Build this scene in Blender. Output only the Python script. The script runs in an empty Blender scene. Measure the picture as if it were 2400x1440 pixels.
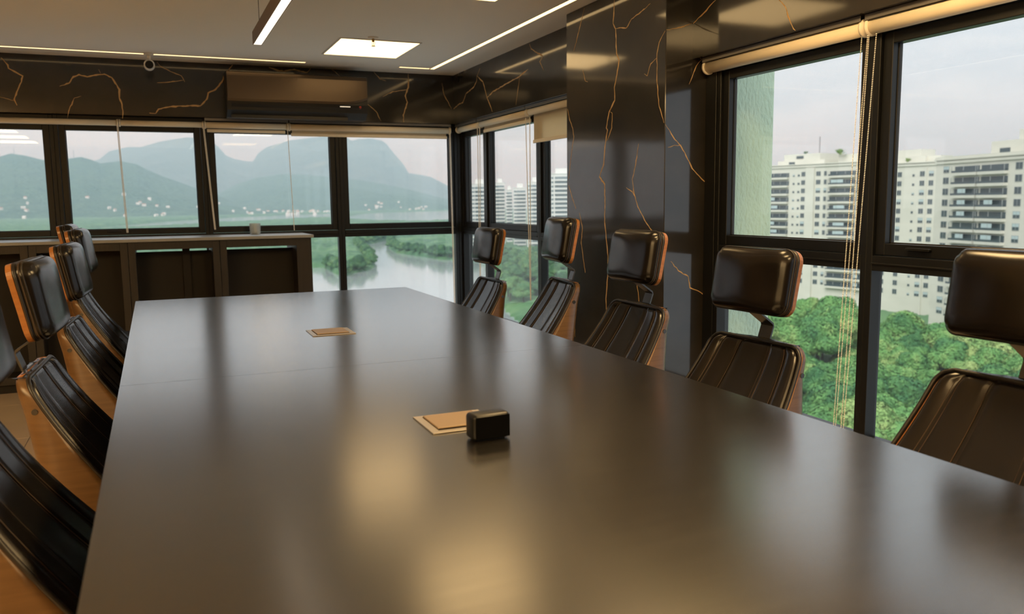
import bpy, bmesh, math, random
import numpy as np
from mathutils import Vector, Matrix

random.seed(7)
np.random.seed(7)
PI = math.pi
scene = bpy.context.scene
COL = scene.collection

# ------------------------------------------------------------------ camera
cam_data = bpy.data.cameras.new('camera')
cam = bpy.data.objects.new('camera', cam_data)
COL.objects.link(cam)
yaw, pitch, roll = math.radians(23.1336), math.radians(7.2571), math.radians(-0.6847)
fwd = Vector((math.sin(yaw) * math.cos(pitch), math.cos(yaw) * math.cos(pitch), -math.sin(pitch)))
rgt = Vector((math.cos(yaw), -math.sin(yaw), 0))
up = rgt.cross(fwd)
r2 = rgt * math.cos(roll) + up * math.sin(roll)
u2 = up * math.cos(roll) - rgt * math.sin(roll)
cam.matrix_world = Matrix(((r2.x, u2.x, -fwd.x, 0), (r2.y, u2.y, -fwd.y, 0), (r2.z, u2.z, -fwd.z, 1.25), (0, 0, 0, 1)))
cam_data.sensor_width = 36
cam_data.lens = 29.155
cam_data.clip_start = 0.02
cam_data.clip_end = 30000
cam_data.dof.use_dof = True
cam_data.dof.focus_distance = 3.1
cam_data.dof.aperture_fstop = 4.0
scene.camera = cam

# ------------------------------------------------------------------ world: bright overcast sky
world = bpy.data.worlds.new('overcast_sky')
scene.world = world
world.use_nodes = True
wn, wl = world.node_tree.nodes, world.node_tree.links
wn.clear()
w_out = wn.new('ShaderNodeOutputWorld')
w_bg = wn.new('ShaderNodeBackground')
w_co = wn.new('ShaderNodeTexCoord')
w_map = wn.new('ShaderNodeMapping')
w_map.inputs['Scale'].default_value = (1.6, 1.6, 6.0)
w_n = wn.new('ShaderNodeTexNoise')
w_n.inputs['Scale'].default_value = 2.2
w_n.inputs['Detail'].default_value = 6
w_n.inputs['Roughness'].default_value = 0.55
w_r = wn.new('ShaderNodeValToRGB')
w_r.color_ramp.elements[0].position = 0.34
w_r.color_ramp.elements[0].color = (0.62, 0.68, 0.77, 1)
w_r.color_ramp.elements[1].position = 0.60
w_r.color_ramp.elements[1].color = (0.835, 0.865, 0.90, 1)
wl.new(w_co.outputs['Generated'], w_map.inputs['Vector'])
wl.new(w_map.outputs['Vector'], w_n.inputs['Vector'])
wl.new(w_n.outputs['Fac'], w_r.inputs['Fac'])
wl.new(w_r.outputs['Color'], w_bg.inputs['Color'])
wl.new(w_bg.outputs['Background'], w_out.inputs['Surface'])
w_bg.inputs['Strength'].default_value = 1.31

# ------------------------------------------------------------------ soft sun behind thin cloud, high behind the camera
sun_data = bpy.data.lights.new('sun', 'SUN')
sun_data.energy = 3.6
sun_data.angle = math.radians(50)
sun_data.color = (1.0, 0.98, 0.94)
sun = bpy.data.objects.new('sun', sun_data)
COL.objects.link(sun)
sun.rotation_euler = Vector((0.52, 0.42, -0.74)).to_track_quat('-Z', 'Y').to_euler()

# ------------------------------------------------------------------ exposure
vs = scene.view_settings
vs.view_transform = 'Standard'
vs.look = 'None'
vs.exposure = 0.0
vs.gamma = 1.0
vs.use_curve_mapping = False

scene.cycles.max_bounces = 6
scene.cycles.adaptive_threshold = 0.05
scene.cycles.diffuse_bounces = 3
scene.cycles.glossy_bounces = 4
scene.cycles.transmission_bounces = 6
scene.cycles.transparent_max_bounces = 12

LAMP = (1.0, 0.66, 0.29)          # warm lamp colour
PANEL_E, LED_E, PENDANT_E, FILL_E = 4.8, 3.2, 2.2, 33.0

# ------------------------------------------------------------------ traced data (metres on the walls, degrees / slopes for the hills)
VEINS = {'far':[[(-0.906,2.277),(-0.869,2.23),(-0.866,2.207),(-0.784,2.159),(-0.795,2.118),(-0.82,2.065),(-0.848,1.997),(-0.833,1.957)],[(-0.932,2.009),(-0.849,1.989)],[(-0.56,2.099),(-0.499,2.123),(-0.469,2.168),(-0.433,2.185),(-0.379,2.172),(-0.304,2.191),(-0.268,2.196),(-0.222,2.174),(-0.202,2.136),(-0.177,2.091),(-0.181,2.031),(-0.167,1.985),(-0.164,1.94),(-0.17,1.885)],[(-0.304,2.227),(-0.292,2.2)],[(-0.527,1.878),(-0.509,1.944),(-0.487,1.99),(-0.474,2.02),(-0.429,2.036)],[(0.087,2.301),(0.106,2.272),(0.177,2.235),(0.249,2.208),(0.27,2.165)],[(0.078,2.151),(0.172,2.161),(0.262,2.177)],[(0.013,1.93),(0.056,1.928),(0.078,1.96),(0.162,1.981),(0.296,1.992),(0.371,1.994),(0.419,2.046),(0.431,2.091),(0.484,2.118),(0.533,2.177),(0.55,2.216),(0.617,2.307)],[(0.884,2.302),(0.947,2.282),(0.995,2.278),(1.077,2.295),(1.175,2.277),(1.203,2.311)],[(1.367,2.31),(1.394,2.295),(1.433,2.257)],[(1.621,2.104),(1.651,2.047),(1.72,1.991),(1.757,1.917)],[(1.709,2.31),(1.757,2.255),(1.81,2.24)],[(1.999,2.307),(1.996,2.197),(1.968,2.127),(1.985,2.076),(1.946,1.971),(1.948,1.912)],[(1.777,2.113),(1.861,2.157),(1.988,2.179)],[(2.29,2.244),(2.303,2.157),(2.369,2.036)]],'right':[[(6.84,2.03),(6.675,2.058),(6.57,2.064),(6.495,2.124),(6.317,2.152),(6.248,2.192),(6.237,2.23),(6.169,2.278)],[(6.84,2.03),(6.812,1.949)],[(6.237,2.23),(6.11,2.167),(6.026,2.035),(5.959,1.965),(5.926,1.923)],[(6.035,2.037),(5.912,2.069),(5.623,2.094),(5.417,2.11),(5.265,2.14)],[(5.41,2.103),(5.442,2.026),(5.482,1.923)],[(5.241,2.303),(5.214,2.263),(5.035,2.187),(5.081,2.159),(5.023,2.096)]],'pillar':[[(3.856,2.271),(3.868,2.157),(3.842,2.124),(3.832,2.001),(3.806,1.965),(3.827,1.894),(3.853,1.833),(3.848,1.767),(3.905,1.714),(3.936,1.633),(3.923,1.62),(3.95,1.533),(3.963,1.443),(4.01,1.377),(3.953,1.336),(3.948,1.231),(3.952,1.135),(3.914,0.952),(3.914,0.86),(3.936,0.718),(3.917,0.532)],[(3.896,1.713),(3.874,1.704),(3.878,1.628),(3.927,1.565)],[(3.842,2.127),(3.79,2.121),(3.736,2.109),(3.687,2.143),(3.608,2.157),(3.513,2.181)],[(3.387,2.031),(3.437,1.986),(3.454,1.94),(3.451,1.801),(3.431,1.69),(3.389,1.61)],[(3.453,1.92),(3.509,1.899),(3.538,1.847),(3.565,1.861)],[(4.18,2.301),(4.23,2.216),(4.307,2.091)],[(4.2,1.969),(4.17,1.907),(4.141,1.899)],[(4.389,1.78),(4.363,1.717),(4.325,1.665),(4.31,1.616),(4.348,1.497),(4.376,1.376)],[(4.376,1.339),(4.338,1.277),(4.285,1.203)],[(3.611,1.528),(3.638,1.429),(3.67,1.355),(3.657,1.297),(3.615,1.216),(3.554,1.153),(3.488,1.102),(3.438,1.062)],[(3.728,1.314),(3.698,1.302),(3.669,1.291),(3.636,1.259)],[(4.243,1.179),(4.207,1.094),(4.223,1.009),(4.172,0.841)],[(3.622,0.838),(3.601,0.763),(3.587,0.666)],[(4.315,0.679),(4.3,0.452)]],'side':[[(2.243,1.602),(2.285,1.547),(2.321,1.512),(2.354,1.472),(2.397,1.398),(2.468,1.337),(2.511,1.314)],[(2.257,1.495),(2.293,1.506),(2.331,1.508)],[(2.242,2.034),(2.308,2.048),(2.384,2.073)],[(2.455,1.926),(2.412,1.879),(2.372,1.792)],[(2.281,0.955),(2.326,0.906),(2.384,0.876),(2.395,0.819),(2.441,0.802),(2.5,0.767)]],'near':[[(3.378,2.073),(3.338,2.09),(3.296,2.104),(3.226,2.137),(3.208,2.142)],[(2.79,2.051),(2.753,2.018),(2.726,1.963),(2.7,1.92),(2.688,1.911)]]}
M1_RIDGE = [(-5.55,0.0289),(-3.66,0.0446),(-2.82,0.0506),(-2.32,0.0584),(-1.6,0.0617),(-1.24,0.0632),(-0.51,0.0634),(0.61,0.0696),(1.74,0.0732),(2.25,0.0747),(3.01,0.0735),(3.76,0.069),(4.06,0.0644),(4.5,0.055),(5.01,0.0512),(5.66,0.0489),(6.13,0.0484),(6.48,0.0576),(7.03,0.0648),(7.71,0.0682),(8.4,0.0721),(9.63,0.0752),(10.73,0.0772),(11.84,0.0748),(12.17,0.0763),(12.53,0.0724),(12.95,0.0744),(13.8,0.0749),(14.5,0.0725),(14.78,0.069),(15.32,0.0566),(15.88,0.0452),(16.23,0.0347),(17.0,0.0326),(17.72,0.03),(18.29,0.0249),(19.04,0.0172),(20.02,0.011),(21.47,0.0057)]
M2_RIDGE = [(0.52,0.0057),(3.85,0.0123),(5.19,0.0241),(6.27,0.0302),(7.89,0.0345),(9.53,0.0334),(11.18,0.0308),(13.14,0.0267),(14.55,0.022),(16.26,0.0152),(19.02,0.0021),(20.88,-0.0023)]
H1_RIDGE = [(-14.06,0.0382),(-11.74,0.047),(-10.15,0.0487),(-8.06,0.0515),(-7.52,0.0547),(-6.77,0.0527),(-5.91,0.0486),(-4.56,0.0502),(-3.86,0.0522),(-3.3,0.0492),(-2.84,0.0457),(-2.2,0.0471),(-1.65,0.0481),(-0.82,0.045),(-0.11,0.0382),(0.61,0.0322),(1.46,0.0266),(2.45,0.0195),(3.59,0.0123),(4.61,0.005),(5.65,-0.001),(7.52,-0.0063)]
WATER_R = [(174,668),(154,624),(134,587),(125,542),(115,486),(105,430),(96,392),(89,373),(79,360),(70,342),(71,365),(73,397),(66,401),(40,384),(12,354),(6,197),(78,160),(82,179),(84,196),(93,228),(123,310),(156,397),(144,409),(138,420),(137,449),(135,472),(134,492),(143,542),(158,605),(177,666)]
WATER_L = [(536,2337),(693,2653),(985,2852),(1007,2790),(448,1243),(371,1187),(321,1243),(321,1484),(428,1980)]
WATER_C = [(120,1965),(192,2164),(291,2293),(387,2477),(490,2565),(428,1980),(321,1484),(323,1694),(252,1618),(157,1463),(83,1368),(56,1307),(9,1224),(-42,1163),(-64,1126),(-75,1329),(-39,1464),(28,1741)]

# ------------------------------------------------------------------ helpers: materials
MATS = {}
def mat(name, col=(0.5, 0.5, 0.5), rough=0.5, metal=0.0, spec=0.5, ior=1.5, emit=None, estr=0.0, coat=0.0, trans=0.0, cior=1.5, crough=None,
        noise=None, bump=None, rnoise=None):
    """noise = (scale vec, detail, other colour, lo, hi); bump = (scale vec, strength, distance); rnoise = (scale vec, rough2)"""
    if name in MATS:
        return MATS[name]
    m = bpy.data.materials.new(name)
    m.use_nodes = True
    N, L = m.node_tree.nodes, m.node_tree.links
    p = N['Principled BSDF']
    p.inputs['Base Color'].default_value = (*col, 1)
    p.inputs['Roughness'].default_value = rough
    p.inputs['Metallic'].default_value = metal
    p.inputs['Specular IOR Level'].default_value = spec
    p.inputs['IOR'].default_value = ior
    p.inputs['Coat Weight'].default_value = coat
    p.inputs['Coat Roughness'].default_value = rough if crough is None else crough
    p.inputs['Coat IOR'].default_value = cior
    p.inputs['Transmission Weight'].default_value = trans
    if emit:
        p.inputs['Emission Color'].default_value = (*emit, 1)
        p.inputs['Emission Strength'].default_value = estr
    tc = None
    def ntex(scale, detail=4.0):
        nonlocal tc
        if tc is None:
            tc = N.new('ShaderNodeTexCoord')
        mp = N.new('ShaderNodeMapping')
        mp.inputs['Scale'].default_value = scale if hasattr(scale, '__len__') else (scale,) * 3
        t = N.new('ShaderNodeTexNoise')
        t.inputs['Scale'].default_value = 1.0
        t.inputs['Detail'].default_value = detail
        L.new(tc.outputs['Object'], mp.inputs['Vector'])
        L.new(mp.outputs['Vector'], t.inputs['Vector'])
        return t
    if noise:
        t = ntex(noise[0], noise[1])
        r = N.new('ShaderNodeValToRGB')
        r.color_ramp.elements[0].position = noise[3]
        r.color_ramp.elements[0].color = (*col, 1)
        r.color_ramp.elements[1].position = noise[4]
        r.color_ramp.elements[1].color = (*noise[2], 1)
        L.new(t.outputs['Fac'], r.inputs['Fac'])
        L.new(r.outputs['Color'], p.inputs['Base Color'])
    if rnoise:
        t = ntex(rnoise[0], 3)
        mr = N.new('ShaderNodeMapRange')
        mr.inputs['From Min'].default_value = 0.3
        mr.inputs['From Max'].default_value = 0.7
        mr.inputs['To Min'].default_value = rough
        mr.inputs['To Max'].default_value = rnoise[1]
        L.new(t.outputs['Fac'], mr.inputs['Value'])
        L.new(mr.outputs['Result'], p.inputs['Roughness'])
    if bump:
        t = ntex(bump[0], 3)
        b = N.new('ShaderNodeBump')
        b.inputs['Strength'].default_value = bump[1]
        b.inputs['Distance'].default_value = bump[2]
        L.new(t.outputs['Fac'], b.inputs['Height'])
        L.new(b.outputs['Normal'], p.inputs['Normal'])
    MATS[name] = m
    return m

def pane_mat(name, tint, refl):
    """thin clear glazing: lets light straight through, mirrors a little, more at a slant"""
    m = bpy.data.materials.new(name)
    m.use_nodes = True
    N, L = m.node_tree.nodes, m.node_tree.links
    N.clear()
    o = N.new('ShaderNodeOutputMaterial')
    mx = N.new('ShaderNodeMixShader')
    t = N.new('ShaderNodeBsdfTransparent')
    t.inputs['Color'].default_value = (*tint, 1)
    g = N.new('ShaderNodeBsdfGlossy')
    g.inputs['Roughness'].default_value = 0.0
    lw = N.new('ShaderNodeLayerWeight')
    lw.inputs['Blend'].default_value = 0.5
    pw = N.new('ShaderNodeMath'); pw.operation = 'POWER'; pw.inputs[1].default_value = 5.0
    ma = N.new('ShaderNodeMath'); ma.operation = 'MULTIPLY_ADD'; ma.inputs[1].default_value = 0.55; ma.inputs[2].default_value = refl
    L.new(lw.outputs['Facing'], pw.inputs[0])
    L.new(pw.outputs['Value'], ma.inputs[0])
    L.new(ma.outputs['Value'], mx.inputs['Fac'])
    L.new(t.outputs['BSDF'], mx.inputs[1])
    L.new(g.outputs['BSDF'], mx.inputs[2])
    du = N.new('ShaderNodeBsdfTranslucent')
    du.inputs['Color'].default_value = (0.9, 0.93, 0.92, 1)
    m2 = N.new('ShaderNodeMixShader')
    m2.inputs['Fac'].default_value = 0.022
    L.new(mx.outputs['Shader'], m2.inputs[1])
    L.new(du.outputs['BSDF'], m2.inputs[2])
    L.new(m2.outputs['Shader'], o.inputs['Surface'])
    return m

def leaf_mat(name, c1, c2, c3, scale):
    m = bpy.data.materials.new(name)
    m.use_nodes = True
    N, L = m.node_tree.nodes, m.node_tree.links
    p = N['Principled BSDF']
    p.inputs['Roughness'].default_value = 0.65
    p.inputs['Specular IOR Level'].default_value = 0.25
    tc = N.new('ShaderNodeTexCoord')
    oi = N.new('ShaderNodeObjectInfo')
    t = N.new('ShaderNodeTexNoise')
    t.inputs['Scale'].default_value = scale
    t.inputs['Detail'].default_value = 4
    L.new(tc.outputs['Object'], t.inputs['Vector'])
    add = N.new('ShaderNodeMath')
    add.operation = 'MULTIPLY_ADD'
    add.inputs[1].default_value = 0.35
    L.new(oi.outputs['Random'], add.inputs[0])
    L.new(t.outputs['Fac'], add.inputs[2])
    r = N.new('ShaderNodeValToRGB')
    e = r.color_ramp.elements
    e[0].position, e[0].color = 0.42, (*c1, 1)
    e[1].position, e[1].color = 0.88, (*c3, 1)
    k = e.new(0.64)
    k.color = (*c2, 1)
    L.new(add.outputs['Value'], r.inputs['Fac'])
    L.new(r.outputs['Color'], p.inputs['Base Color'])
    return m

M_MARBLE = mat('dark_marble', (0.014, 0.0125, 0.0105), 0.38, spec=0.14, coat=1.0, crough=0.09, cior=1.6, noise=((2.2, 2.2, 3.0), 8, (0.036, 0.031, 0.025), 0.42, 0.80),
               rnoise=((5, 5, 5), 0.46), bump=((9, 9, 9), 0.07, 0.004))
M_VEIN = mat('gold_vein', (0.52, 0.33, 0.14), 0.42)
M_CEIL = mat('ceiling_paint', (0.90, 0.865, 0.80), 0.9, bump=((60, 60, 60), 0.05, 0.002))
M_WALLB = mat('dark_brown_wall_paint', (0.05, 0.042, 0.034), 0.7, bump=((50, 50, 50), 0.05, 0.002))
M_TILE = mat('beige_floor_tile', (0.64, 0.49, 0.33), 0.32, noise=((3, 3, 3), 5, (0.70, 0.55, 0.38), 0.35, 0.7))
M_GROUT = mat('tile_grout', (0.22, 0.17, 0.12), 0.9)
M_FRAME = mat('black_aluminium', (0.006, 0.0065, 0.007), 0.38, spec=0.35)
M_GASKET = mat('black_rubber_gasket', (0.01, 0.01, 0.01), 0.7)
M_PANE = pane_mat('window_glass', (0.958, 0.985, 0.985), 0.03)
M_TABLE = mat('dark_table_laminate', (0.009, 0.0082, 0.007), 0.215, spec=0.5, ior=1.72, coat=1.0, cior=1.72, noise=((5, 160, 5), 5, (0.015, 0.013, 0.011), 0.35, 0.7),
              bump=((30, 500, 30), 0.012, 0.001), rnoise=((3, 60, 3), 0.25))
M_COUNTER = mat('dark_grey_worktop', (0.30, 0.31, 0.31), 0.42, coat=0.3, noise=((5, 160, 5), 4, (0.34, 0.35, 0.345), 0.35, 0.7))
M_CAB = mat('dark_wood_cabinet', (0.020, 0.0155, 0.012), 0.5, noise=((60, 60, 3), 4, (0.030, 0.023, 0.018), 0.3, 0.7))
M_CABIN = mat('dark_cabinet_inside', (0.014, 0.011, 0.009), 0.7)
M_LEATHER = mat('dark_brown_leather', (0.0045, 0.0034, 0.0028), 0.24, spec=0.42, noise=((9, 9, 9), 3, (0.0075, 0.0054, 0.004), 0.4, 0.75), bump=((70, 70, 70), 0.015, 0.001))
M_PIPING = mat('black_leather_piping', (0.010, 0.0085, 0.0075), 0.38)
M_STITCH = mat('brown_stitching', (0.055, 0.032, 0.018), 0.6)
M_PLY = mat('walnut_veneer', (0.100, 0.053, 0.021), 0.32, noise=((6, 6, 90), 5, (0.140, 0.076, 0.031), 0.35, 0.72))
M_PLYEDGE = mat('orange_plywood_edge', (0.27, 0.105, 0.026), 0.28, noise=((30, 30, 120), 3, (0.34, 0.14, 0.038), 0.35, 0.7))
M_STEEL = mat('dark_steel', (0.09, 0.09, 0.09), 0.33, metal=0.9)
M_CHROME = mat('chrome', (0.62, 0.62, 0.62), 0.16, metal=1.0)
M_PLASTIC = mat('black_plastic', (0.006, 0.006, 0.0065), 0.36, spec=0.4)
M_ALU = mat('brushed_aluminium', (0.55, 0.50, 0.44), 0.35, metal=0.85)
M_ALUD = mat('bronze_brushed_lid', (0.34, 0.25, 0.165), 0.45, metal=0.45, bump=((400, 12, 12), 0.06, 0.001))
M_BLIND = mat('cream_blind_fabric', (0.88, 0.77, 0.58), 0.85)
def sheer(name, col, k):
    m = mat(name, col, 0.85)
    N, L = m.node_tree.nodes, m.node_tree.links
    t = N.new('ShaderNodeBsdfTranslucent'); t.inputs['Color'].default_value = (*col, 1)
    x = N.new('ShaderNodeMixShader'); x.inputs['Fac'].default_value = k
    L.new(N['Principled BSDF'].outputs['BSDF'], x.inputs[1]); L.new(t.outputs['BSDF'], x.inputs[2])
    L.new(x.outputs['Shader'], N['Material Output'].inputs['Surface'])
    return m
M_BLINDT = sheer('cream_blind_fabric_hanging', (0.88, 0.79, 0.62), 0.5)
M_BLINDP = mat('cream_plastic', (0.86, 0.78, 0.63), 0.45)
M_RAIL = mat('grey_aluminium_rail', (0.20, 0.19, 0.18), 0.4, metal=0.5)
M_BEAD = mat('ivory_chain_bead', (0.88, 0.84, 0.76), 0.35)
M_ACPANEL = mat('bronze_glass_panel', (0.095, 0.066, 0.042), 0.28, metal=0.4)
M_ACBODY = mat('dark_unit_plastic', (0.012, 0.011, 0.010), 0.4)
M_LIGHT = mat('lamp_diffuser', (0.9, 0.85, 0.75), 0.6, emit=LAMP, estr=PANEL_E)
M_FILLLIGHT = mat('fill_light_diffuser', (0.9, 0.85, 0.75), 0.6, emit=LAMP, estr=FILL_E)  # stronger glow for out-of-view panels that lift the room's brightness
M_LED = mat('led_diffuser', (0.9, 0.85, 0.7), 0.6, emit=LAMP, estr=LED_E)
M_PEND = mat('pendant_diffuser', (0.9, 0.87, 0.8), 0.6, emit=(1.0, 0.82, 0.62), estr=PENDANT_E)
M_WHITE = mat('white_enamel', (0.78, 0.74, 0.68), 0.4)
M_PENDBODY = mat('bronze_pendant_body', (0.16, 0.105, 0.072), 0.42, metal=0.3)
M_BRASS = mat('brass', (0.55, 0.36, 0.12), 0.3, metal=0.9)
M_CRYSTAL = mat('clear_crystal', (0.92, 0.97, 0.98), 0.06, ior=1.45, trans=0.72)
M_RED = mat('red_mark', (0.45, 0.03, 0.02), 0.5)
M_STUCCO = mat('pale_green_stucco', (0.54, 0.68, 0.51), 0.9, noise=((3, 3, 3), 6, (0.47, 0.60, 0.46), 0.45, 0.75), bump=((60, 60, 28), 0.9, 0.012))
M_WATER = mat('lagoon_water', (0.34, 0.37, 0.37), 0.10, spec=0.5, bump=((0.25, 0.25, 0.25), 0.03, 0.3))
M_CONC = mat('cream_building_render', (0.62, 0.585, 0.50), 0.85, noise=((0.12, 0.12, 0.3), 4, (0.56, 0.53, 0.45), 0.4, 0.75))
M_CONC2 = mat('white_building_render', (0.70, 0.69, 0.65), 0.85)
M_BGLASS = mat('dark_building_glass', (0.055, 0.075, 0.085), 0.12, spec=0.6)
M_FARGLASS = mat('haze_tinted_tower_glass', (0.17, 0.21, 0.22), 0.25)  # glass colour lightened to put the haze into the far window bands
M_BLINDW = mat('pale_window_blind', (0.42, 0.50, 0.50), 0.7)
M_BFRAME = mat('grey_window_frame', (0.30, 0.31, 0.30), 0.6)
M_LEAF = leaf_mat('tree_leaves', (0.045, 0.15, 0.050), (0.125, 0.28, 0.075), (0.30, 0.39, 0.13), 0.35)
M_MANGROVE = leaf_mat('mangrove_leaves', (0.035, 0.095, 0.050), (0.068, 0.160, 0.072), (0.13, 0.235, 0.10), 0.045)
M_MANGTREE = leaf_mat('mangrove_tree_leaves', (0.035, 0.100, 0.046), (0.070, 0.175, 0.066), (0.14, 0.26, 0.09), 0.35)
M_BARK = mat('grey_bark', (0.10, 0.075, 0.05), 0.9)
M_HILL = mat('hill_forest', (0.022, 0.058, 0.034), 0.95, noise=((0.022, 0.022, 0.022), 8, (0.065, 0.125, 0.068), 0.35, 0.7), bump=((0.05, 0.05, 0.05), 0.8, 14))
M_ROCK = mat('mountain_rock', (0.045, 0.060, 0.055), 0.95, noise=((0.006, 0.006, 0.004), 7, (0.085, 0.10, 0.085), 0.35, 0.7), bump=((0.01, 0.01, 0.01), 0.7, 40))
M_ROOF = mat('clay_roof', (0.42, 0.20, 0.12), 0.9)
M_HOUSE = mat('white_house_wall', (0.74, 0.72, 0.68), 0.9)

# ------------------------------------------------------------------ helpers: meshes and objects
def link(name, me, m, parent=None, smooth=False):
    o = bpy.data.objects.new(name, me)
    COL.objects.link(o)
    if m is not None and not me.materials:
        for k in (m if isinstance(m, (list, tuple)) else (m,)):
            me.materials.append(k)
    if parent:
        o.parent = parent
    if smooth:
        for p in me.polygons:
            p.use_smooth = True
    return o

def obj(name, bm, m, parent=None, smooth=False):
    me = bpy.data.meshes.new(name)
    bmesh.ops.recalc_face_normals(bm, faces=bm.faces)
    bm.to_mesh(me)
    bm.free()
    return link(name, me, m, parent, smooth)

def pyobj(name, verts, faces, m, parent=None, smooth=False):
    me = bpy.data.meshes.new(name)
    me.from_pydata([tuple(v) for v in verts], [], [tuple(f) for f in faces])
    me.update()
    return link(name, me, m, parent, smooth)

def tag(o, label, cat=None, group=None, kind=None):
    o['label'] = label
    if cat: o['category'] = cat
    if group: o['group'] = group
    if kind: o['kind'] = kind
    return o

def thing(name, label, cat, loc=(0, 0, 0), rz=0.0, group=None, kind=None):
    o = bpy.data.objects.new(name, None)
    o.empty_display_size = 0.1
    COL.objects.link(o)
    o.location = loc
    o.rotation_euler = (0, 0, rz)
    return tag(o, label, cat, group, kind)

def dup(root, loc, rz, label, group=None):
    def cp(o, parent):
        c = o.copy()
        COL.objects.link(c)
        c.parent = parent
        for ch in list(o.children):
            cp(ch, c)
        return c
    r = cp(root, None)
    r.location = loc
    r.rotation_euler = (0, 0, rz)
    r['label'] = label
    if group: r['group'] = group
    return r

def box(bm, x0, x1, y0, y1, z0, z1, bev=0.0, seg=1, mi=0):
    r = bmesh.ops.create_cube(bm, size=1)
    vs_ = r['verts']
    bmesh.ops.scale(bm, vec=(x1 - x0, y1 - y0, z1 - z0), verts=vs_)
    bmesh.ops.translate(bm, vec=((x0 + x1) / 2, (y0 + y1) / 2, (z0 + z1) / 2), verts=vs_)
    fs = {f for v in vs_ for f in v.link_faces}
    for f in fs: f.material_index = mi
    if bev > 0:
        es = list({e for v in vs_ for e in v.link_edges})
        rr = bmesh.ops.bevel(bm, geom=es, offset=bev, segments=seg, profile=0.5, affect='EDGES')
        for f in rr['faces']: f.material_index = mi

def boxes(name, lst, m, parent=None, bev=0.0, seg=1, smooth=False):
    bm = bmesh.new()
    for b in lst:
        box(bm, *b, bev=bev, seg=seg)
    return obj(name, bm, m, parent, smooth)

def cyl(bm, p0, p1, r0, r1=None, n=16, cap=True):
    p0, p1 = Vector(p0), Vector(p1)
    r1 = r0 if r1 is None else r1
    d = (p1 - p0)
    q = d.to_track_quat('Z', 'Y').to_matrix()
    a = [bm.verts.new(p0 + q @ Vector((r0 * math.cos(2 * PI * i / n), r0 * math.sin(2 * PI * i / n), 0))) for i in range(n)]
    b = [bm.verts.new(p1 + q @ Vector((r1 * math.cos(2 * PI * i / n), r1 * math.sin(2 * PI * i / n), 0))) for i in range(n)]
    for i in range(n):
        bm.faces.new((a[i], a[(i + 1) % n], b[(i + 1) % n], b[i]))
    if cap:
        bm.faces.new(a[::-1]); bm.faces.new(b)

def tube(bm, pts, r, n=8, closed=False):
    """tube of constant radius along a polyline"""
    pts = [Vector(p) for p in pts]
    rings = []
    k = len(pts)
    ref = Vector((0.13, 0.21, 0.97))
    for i, p in enumerate(pts):
        a = pts[i - 1] if (i > 0 or closed) else pts[i]
        b = pts[(i + 1) % k] if (i < k - 1 or closed) else pts[i]
        t = (b - a).normalized()
        u = t.cross(ref)
        if u.length < 1e-3: u = t.cross(Vector((1, 0, 0)))
        u.normalize()
        v = t.cross(u)
        rings.append([bm.verts.new(p + (u * math.cos(2 * PI * j / n) + v * math.sin(2 * PI * j / n)) * r) for j in range(n)])
    for i in range(k if closed else k - 1):
        A, B = rings[i], rings[(i + 1) % k]
        for j in range(n):
            bm.faces.new((A[j], A[(j + 1) % n], B[(j + 1) % n], B[j]))
    if not closed:
        bm.faces.new(rings[0][::-1]); bm.faces.new(rings[-1])

def lathe(bm, prof, n=24, c=(0, 0, 0)):
    rings = []
    for r, z in prof:
        rings.append([bm.verts.new((c[0] + r * math.cos(2 * PI * j / n), c[1] + r * math.sin(2 * PI * j / n), c[2] + z)) for j in range(n)])
    for A, B in zip(rings, rings[1:]):
        for j in range(n):
            bm.faces.new((A[j], A[(j + 1) % n], B[(j + 1) % n], B[j]))
    bm.faces.new(rings[0][::-1]); bm.faces.new(rings[-1])

# ------------------------------------------------------------------ the room shell
CEIL = 2.311
XH, YH = 2.39, 6.80        # faces of the wall bands above the windows
XW, YW = 2.52, 6.93        # window planes
XP, YP0, YP1 = 2.24, 3.38, 4.40   # pillar
XL, YB = -3.4, -3.0        # wall behind and to the left
HB = 1.91                  # underside of the wall band
SILL = 0.29

def struct(name, lst, m, label, cat, bev=0.0):
    return tag(boxes(name, lst, m, None, bev), label, cat, kind='structure')

floor = struct('floor', [(XL, XW + .06, YB, YW + .05, -0.12, -0.006)], M_GROUT, 'beige porcelain tile floor of the meeting room', 'floor')
TS = 0.9
tile_me = None
ix = 0
xx = XL
while xx < XW:
    yy = YB
    while yy < YW:
        w_, d_ = min(TS, XW + .05 - xx), min(TS, YW + .05 - yy)
        full = w_ == TS and d_ == TS
        if full and tile_me is not None:
            t = link('tile', tile_me, None, floor)
        else:
            bm = bmesh.new()
            box(bm, 0.0015, w_ - 0.0015, 0.0015, d_ - 0.0015, -0.006, 0.0, bev=0.001)
            t = obj('tile', bm, M_TILE, floor)
            if full: tile_me = t.data
        t.location = (xx, yy, 0)
        yy += TS
    xx += TS

ceiling = struct('ceiling', [(XL, XW + .06, YB, YW + .05, CEIL, CEIL + 0.15)], M_CEIL, 'plain warm white plaster ceiling', 'ceiling')
wall_far = struct('wall_far', [(XL, XW + .06, YH, YW + .06, HB, CEIL), (XL, XW + .06, YW - .055, YW + .06, 0.0, SILL)], M_MARBLE,
                  'black marble wall band with gold veins over the far windows', 'wall')
wall_right = struct('wall_right', [(XH, XW + .06, YP1 - .02, YH, HB, CEIL), (XH, XW + .06, YB, YP0 + .02, HB, CEIL),
                                   (XW - .06, XW + .06, YP1, YW - .06, 0, SILL), (XW - .06, XW + .06, YB, YP0, 0, SILL)], M_MARBLE,
                    'black marble wall band with gold veins over the side windows', 'wall')
wall_pillar = struct('wall_pillar', [(XP, XW + .06, YP0, YP1, 0, CEIL)], M_MARBLE, 'black marble pillar with long gold veins between the side windows', 'wall', 0.003)
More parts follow.
